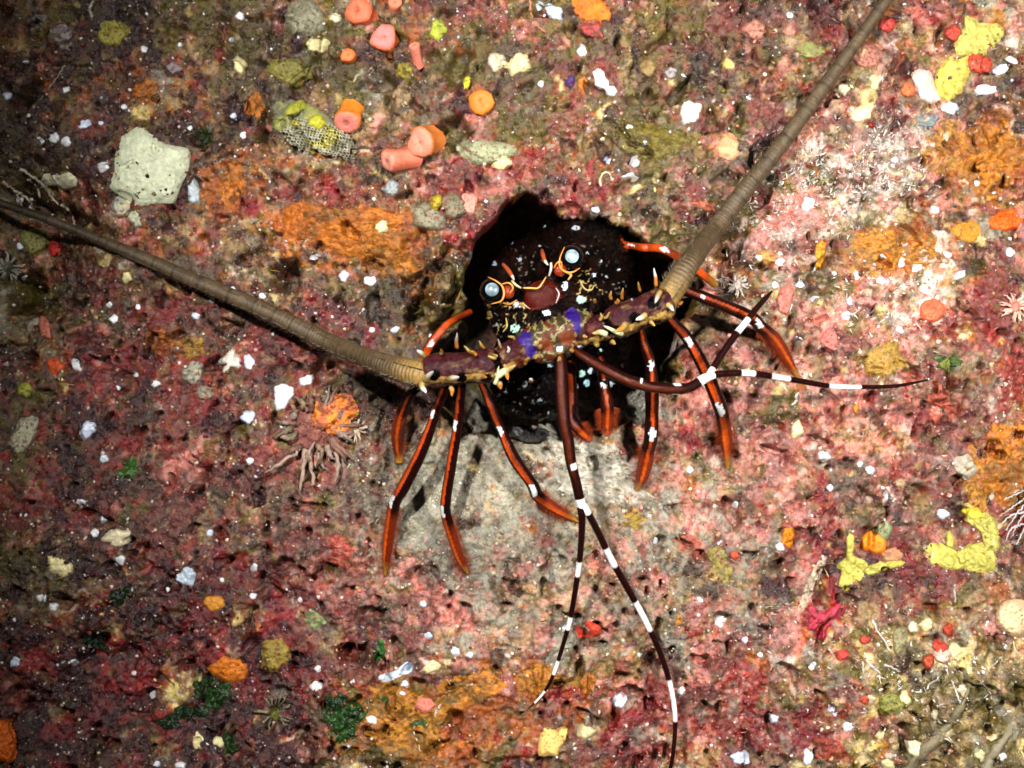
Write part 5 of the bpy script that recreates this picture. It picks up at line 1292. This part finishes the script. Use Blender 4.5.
# ------------------------------------------------------------------ green weed
def weed(px, py, rx, ry, n, col, label):
    o = patch('green_alga', px, py, rx * 1.1, ry * 1.1, 0, 1.7, np.array(col) * .55, label, 'alga', 'tufts of green weed', irr=.55, edge=1.9, m=M_leaf, var=.6, rough=.9)
    SEED[0] += 1; r_ = np.random.default_rng(SEED[0])
    # ragged little fronds standing off the mat
    o0 = np.array(o.location); B = Acc()
    for _ in range(int(n * 1.3)):
        a = r_.uniform(0, 6.28); q = r_.uniform(0, 1) ** .6
        p = surf(px + rx * q * math.cos(a), py + ry * q * math.sin(a), .0003)[0] - o0
        dr = np.array((r_.normal(), -abs(r_.normal()) - .2, r_.normal())); dr /= np.linalg.norm(dr)
        s_ = np.cross(dr, r_.normal(size=3)); s_ /= np.linalg.norm(s_)
        ln = r_.uniform(.0010, .0028); w_ = r_.uniform(.0002, .0006)
        bend = r_.normal(size=3) * ln * .3
        V = np.array([p - s_ * w_ * .5, p + s_ * w_ * .5, p + dr * ln * .5 + bend * .4 + s_ * w_, p + dr * ln * .5 + bend * .4 - s_ * w_, p + dr * ln + bend])
        B.add(V, [(0, 1, 2, 3), (3, 2, 4, 4)], np.array(col) * r_.uniform(.25, 1.3))
    f_ = obj('fronds', B.mesh('fronds', True), M_leaf, o); f_['kind'] = 'stuff'
    return o
GA = (.018, .060, .008)
weed(213, 693, 14, 14, 70, GA, 'dark green leafy weed under the fan-shaped orange sponge')
weed(192, 712, 15, 6, 40, (.012, .035, .008), 'blackish green weed running below the fan-shaped orange sponge')
weed(170, 722, 12, 6, 30, (.010, .030, .008), 'blackish green weed on the darkest maroon crust')
weed(231, 742, 6, 12, 26, (.02, .06, .01), 'narrow dark green weed beside a cream lump')
weed(345, 722, 16, 17, 80, (.022, .075, .012), 'dark green weed clump beside ochre crust')
weed(335, 702, 9, 7, 24, (.012, .045, .010), 'small dark green weed above the weed clump')
weed(380, 651, 5, 9, 22, (.04, .16, .03), 'bright green sprig beside the ragged white sliver')
weed(129, 469, 8, 9, 26, (.05, .14, .02), 'bright green sprig on dark red crust')
weed(97, 640, 12, 8, 34, (.012, .030, .012), 'blackish green weed near the cream lumps')
weed(205, 138, 8, 10, 26, (.035, .05, .012), 'olive green weed beside the large pale sponge')
weed(120, 596, 9, 8, 20, (.010, .028, .010), 'tiny blackish weed on maroon crust')
weed(947, 362, 10, 7, 22, (.06, .11, .02), 'green weed near the banded antennule tip')
weed(386, 700, 4, 4, 10, (.04, .12, .03), 'tiny green leaf on the orange crust')
weed(420, 722, 9, 5, 16, (.10, .17, .05), 'pale green sprig on ochre crust')
KNOWN0 = list(KNOWN)

# ------------------------------------------------------------------ pale shell lumps, each told by its neighbour
CUTS = (' just ', ' beside ', ' above ', ' with ', ' on ', ' near ', ' below ', ' under ', ' at ', ' by ', ' in ', ' over ', ' of ', ' running ', ' touching ', ' close ', ' between ', ' next ', ' joined ', ' curving ', ' leading ', ' rising ', ' standing ', ' lying ', ' hanging ', ' leaning ', ' tucked ', ' left ', ' past ', ' full ', ' behind ', ' among ', ' flanking ', ' directly ', ' to ', ',', ' along ', ' beyond ')
def short(l):
    for c in CUTS:
        i = l.find(c)
        if i > 8: l = l[:i]
    return l
def fleck(px, py, rx, ry, col, word, ang=0, th=None, irr=.24):
    near_ = min(KNOWN0, key=lambda k: math.hypot(k[0] - px, k[1] - py))
    dx_, dy_ = near_[0] - px, near_[1] - py
    rel = 'beside' if abs(dx_) > abs(dy_) * 1.2 else ('above' if dy_ > 0 else 'below')
    size = 'tiny' if rx * ry < 20 else ('small' if rx * ry < 45 else 'larger')
    shape = 'oval' if max(rx, ry) / min(rx, ry) > 1.35 else 'round'
    patch('shell_fragment', px, py, rx, ry, ang, th or min(rx, ry) * .34, col, size + ' ' + shape + ' ' + word + ' lump ' + rel + ' the ' + short(near_[2]), 'shell',
          word + ' shell lumps stuck on the reef', irr=irr, m=M_lime, rough=.3, var=.15, dome=.6, edge=.12)
for t in '''690,112,11,13;601,80,7,13;611,91,6,7;554,12,11,7;582,51,6,6;630,127,5,3;634,162,6,6;630,178,8,5;607,160,4,4;596,210,5,4;540,5,5,5;645,143,3,3
85,124,8,5;40,141,6,6;54,138,6,6;66,142,6,6;103,167,7,6;144,49,4,4;124,107,3.5,3.5;101,123,3,3;243,135,4,4;234,116,4,3.5;88,430,8,10;104,459,5,5;81,504,6,5
249,362,6,9;248,417,8,7;250,461,5,4;76,365,5,7;156,384,5,4;136,375,3,3;114,319,5,5;109,305,3.5,3.5;138,307,3.5,3.5;103,519,5,5;95,533,5,5;120,561,6,6;153,694,5,6
254,568,4,5;253,596,4,4;316,686,7,6;318,669,4,4;372,720,7,5;405,684,5,4;402,694,4,3;455,651,6,5;423,604,4,4;428,636,4.5,4.5;619,700,9,8;681,691,5,5;720,621,6,7
741,758,9,8;833,711,7,6;848,727,7,6;812,665,6,6;808,757,6,9;774,719,5,5;943,514,7,6;884,494,7,10;824,457,7,6;870,470,6,5;830,488,4,4;860,464,3.5,3.5;797,340,6,5
883,260,6,5;902,262,4,7;917,268,7,4;882,281,4,5;857,275,4,6;846,316,6,5;850,301,4.5,4.5;977,183,4,4;905,250,4,7;808,204,7,8;935,210,5,5;307,380,8,6;344,276,5,7;370,281,7,6;317,256,8,3
283,425,5,4;118,388,3,3;20,246,4,4;28,280,7,4;42,598,5,5;54,607,5,5;15,662,5,7;75,663,5,4;210,533,4,4;780,547,5,5;1002,757,5,5;895,160,4,4;790,15,4,4;749,97,3,3;541,84,4,4
157,764,4,4;180,765,6,4;134,673,3,3;222,580,3,3;300,600,3,3;470,655,4,4;745,640,4,4;760,655,3.5,3.5;700,600,4,3;565,628,3.5,3.5;640,655,3,3;655,540,4,4;690,470,4,4;735,505,4,4
240,16,5,5;180,45,3,3;190,128,3,3;232,40,3,3;25,60,5,4;8,96,5,5;66,90,5,4;20,200,4,4;212,300,3.5,3.5;196,316,5,4;232,290,4,4;262,296,4,4;395,330,5,4;372,330,3.5,3.5
985,90,12,5;1000,70,9,5;1012,60,7,4;950,108,9,7;1010,252,6,5;960,275,8,4;948,255,5,4;780,262,6,4;760,258,5,4;800,285,5,4;815,300,6,5;775,285,4,4;900,330,5,4;830,275,6,5'''.replace('\n', ';').split(';'):
    a, b, c, d_ = map(float, t.split(','))
    fleck(a, b, c, d_, WHT if (a * 7 + b) % 3 < 1.6 else BLU, 'white', ang=random.uniform(-.6, .6))
for t in '''240,65,7,9;498,62,10,11;518,65,13,11;502,163,10,8;873,82,8,8;840,92,10,8;862,113,14,9;382,227,8,7;118,538,15,10;60,567,15,10;198,741,8,11;219,742,7,6;432,667,11,6;585,732,9,8
913,627,6,6;926,625,8,7;914,748,9,10;888,765,8,6;797,430,7,10;127,278,6,6;320,45,14,9;980,755,6,6;905,698,6,8;962,690,7,6;935,715,6,6;880,735,7,5;990,735,7,6;870,700,6,5;955,650,7,9;336,18,7,6'''.replace('\n', ';').split(';'):
    a, b, c, d_ = map(float, t.split(','))
    fleck(a, b, c, d_, CRM if (a + b) % 2 < 1 else CRY, 'cream', ang=random.uniform(-.6, .6))
patch('sponge', 812, 588, 0, 0, 0, 1.2, (.40, .32, .22), 'cream ragged crust ridge near the bright yellow crooked sponge', 'sponge', poly=[(822, 556), (828, 560), (824, 572), (816, 580), (812, 594), (804, 612), (796, 616), (800, 600), (806, 584), (814, 568)], irr=.2)
patch('sponge', 600, 470, 60, 30, .3, 1.0, (.34, .31, .25), 'pale grey silt film between banded antennule and lobster leg', 'sponge', irr=.4)
# stones in the mouth of the hole
for px, py, rx, ry, lab in [(478, 418, 12, 16, 'grey silted stone between two lobster legs'), (528, 434, 22, 9, 'black shiny rock under the lobster mouth'), (640, 405, 14, 22, 'dull grey stone behind the lobster legs')]:
    patch('stone', px, py, rx, ry, .1, 8, (.16, .15, .12) if 'grey' in lab else (.03, .03, .03), lab, 'stone', rough=.8, m=M_grit, var=.4)
# ------------------------------------------------------------------ loose growth on the wall, too small and many to count
def lift_at(px, py):
    i = np.clip(np.round(py + 100).astype(int), 0, LIFT.shape[0] - 1); j = np.clip(np.round(px + 120).astype(int), 0, LIFT.shape[1] - 1)
    return LIFT[i, j], COVER[i, j]

def scatter(n):
    px = rng.uniform(-110, 1134, n); py = rng.uniform(-90, 858, n)
    keep = (poly_sd(px, py, CAVE) > 6) & ((lift_at(px, py)[1] < .5) | (rng.uniform(0, 1, n) < .012))
    return px[keep], py[keep]

def grit(name, n, size, flat, palfun, m, label, seed_mask=None, jit=.35):
    px, py = scatter(n)
    if seed_mask is not None:
        k = seed_mask(px, py); px, py = px[k], py[k]
    B, Fb = ico()
    n = len(px)
    c = surf(px, py, 0.0)
    lf, cov = lift_at(px, py)
    c[:, 1] -= lf
    sz = size[0] * (size[1] / size[0]) ** (rng.uniform(0, 1, n) ** 1.7)
    A = rng.normal(size=(n, 3, 3)); Q, _ = np.linalg.qr(A)
    st = np.stack([rng.uniform(.6, 1.3, n), rng.uniform(.5, 1, n), rng.uniform(.7, 1.2, n)], -1)
    v = B[None] * (1 + rng.uniform(-jit, jit, (n, 12, 1))) * st[:, None, :]
    v = np.einsum('nij,nkj->nki', Q, v) * sz[:, None, None]
    v[:, :, 1] *= flat
    V = (c[:, None, :] + v).reshape(-1, 3)
    F = (Fb[None] + (np.arange(n) * 12)[:, None, None]).reshape(-1, 3)
    C = np.repeat(palfun(px, py, n), 12, 0)
    o = obj(name, mesh_np(name, V, F, C, True), m)
    o['kind'] = 'stuff'; o['label'] = label; o['category'] = 'encrustation'
    return o

def cell_cols(px, py, n, gain=1.0):
    x = (px - 512) * S; z = (384 - py) * S
    return np.clip(punch(crust_colour(x + rng.normal(0, .003, n), z + rng.normal(0, .003, n))) * rng.uniform(.6, 1.7, (n, 1)) * gain, 0, .8)
def pale_cols(px, py, n):
    base = np.array([(.72, .66, .60), (.62, .50, .42), (.60, .55, .36), (.70, .70, .74), (.55, .33, .28)])
    return base[rng.integers(0, 5, n)] * rng.uniform(.55, 1.1, (n, 1))

M_pale = mat('pale_grit', None, .16, .8, .2, 900, .3, 1800)
grit('coralline_nodules', 15000, (.00030, .0011), .7, cell_cols, M_grit, 'tiny knobs of pink, red and olive crust covering the reef')
def white_cols(px, py, n):
    return np.array((.74, .70, .64))[None] * rng.uniform(.5, 1.1, (n, 1))
def palemask(px, py):
    dens = .25 + .75 * sstep(-.1, .35, fbm(px / 40, py / 40, 3, 301)) + .5 * np.exp(-((px - 850) / 110) ** 2 - ((py - 180) / 70) ** 2) \
        + .4 * np.exp(-((px - 930) / 100) ** 2 - ((py - 690) / 80) ** 2)
    return rng.uniform(0, 1.3, len(px)) < dens
grit('shell_grit', 13000, (.00022, .0010), .8, pale_cols, M_pale, 'tiny pale shell grains sprinkled over the reef', palemask)

def turf(name, n, ln, wd, palfun, m, label, mask=None):
    px, py = scatter(n)
    if mask is not None:
        k = mask(px, py); px, py = px[k], py[k]
    n = len(px)
    base = surf(px, py, -.0003)
    base[:, 1] -= lift_at(px, py)[0]
    dr = rng.normal(size=(n, 3)); dr[:, 1] = -np.abs(dr[:, 1]) - .35
    dr /= np.linalg.norm(dr, axis=1)[:, None]
    bend = rng.normal(size=(n, 3)) * .5
    L_ = rng.uniform(*ln, n)[:, None]; Wd = rng.uniform(*wd, n)[:, None]
    sd_ = np.cross(dr, rng.normal(size=(n, 3))); sd_ /= np.linalg.norm(sd_, axis=1)[:, None]
    V = []
    for t, ww in ((0, 1), (.5, .8), (1, .15)):
        c = base + dr * L_ * t + bend * L_ * t * t * .6
        V += [c - sd_ * Wd * ww, c + sd_ * Wd * ww]
    V = np.stack(V, 1).reshape(-1, 3)
    q = np.array([(0, 1, 3, 2), (2, 3, 5, 4)])
    F = (q[None] + (np.arange(n) * 6)[:, None, None]).reshape(-1, 4)
    o = obj(name, mesh_np(name, V, F, np.repeat(palfun(px, py, n), 6, 0), True), m)
    o['kind'] = 'stuff'; o['label'] = label; o['category'] = 'turf'
    return o
M_turf = mat('turf', None, .5, .4, .2, 900, 0)
turf('algal_turf', 15000, (.0010, .0034), (.00010, .00028), lambda a, b, n: cell_cols(a, b, n, 1.1), M_turf, 'short fuzzy turf of red and olive algae on the reef')
def whiteturf(px, py):
    cl = sstep(-.12, .2, fbm(px / 13, py / 13, 3, 808))
    g = np.exp(-(((px - 855) / 72) ** 2 + ((py - 165) / 45) ** 2) ** 1.5) + .7 * np.exp(-((px - 780) / 50) ** 2 - ((py - 215) / 25) ** 2) \
        + .35 * np.exp(-((px - 880) / 60) ** 2 - ((py - 300) / 30) ** 2) + .25 * np.exp(-((px - 900) / 90) ** 2 - ((py - 680) / 60) ** 2)
    return rng.uniform(0, 1, len(px)) < g * cl
turf('white_bryozoan_turf', 320000, (.0009, .0028), (.0002, .0005), white_cols, M_turf, 'white branching crust below the pale yellow sponge', whiteturf)
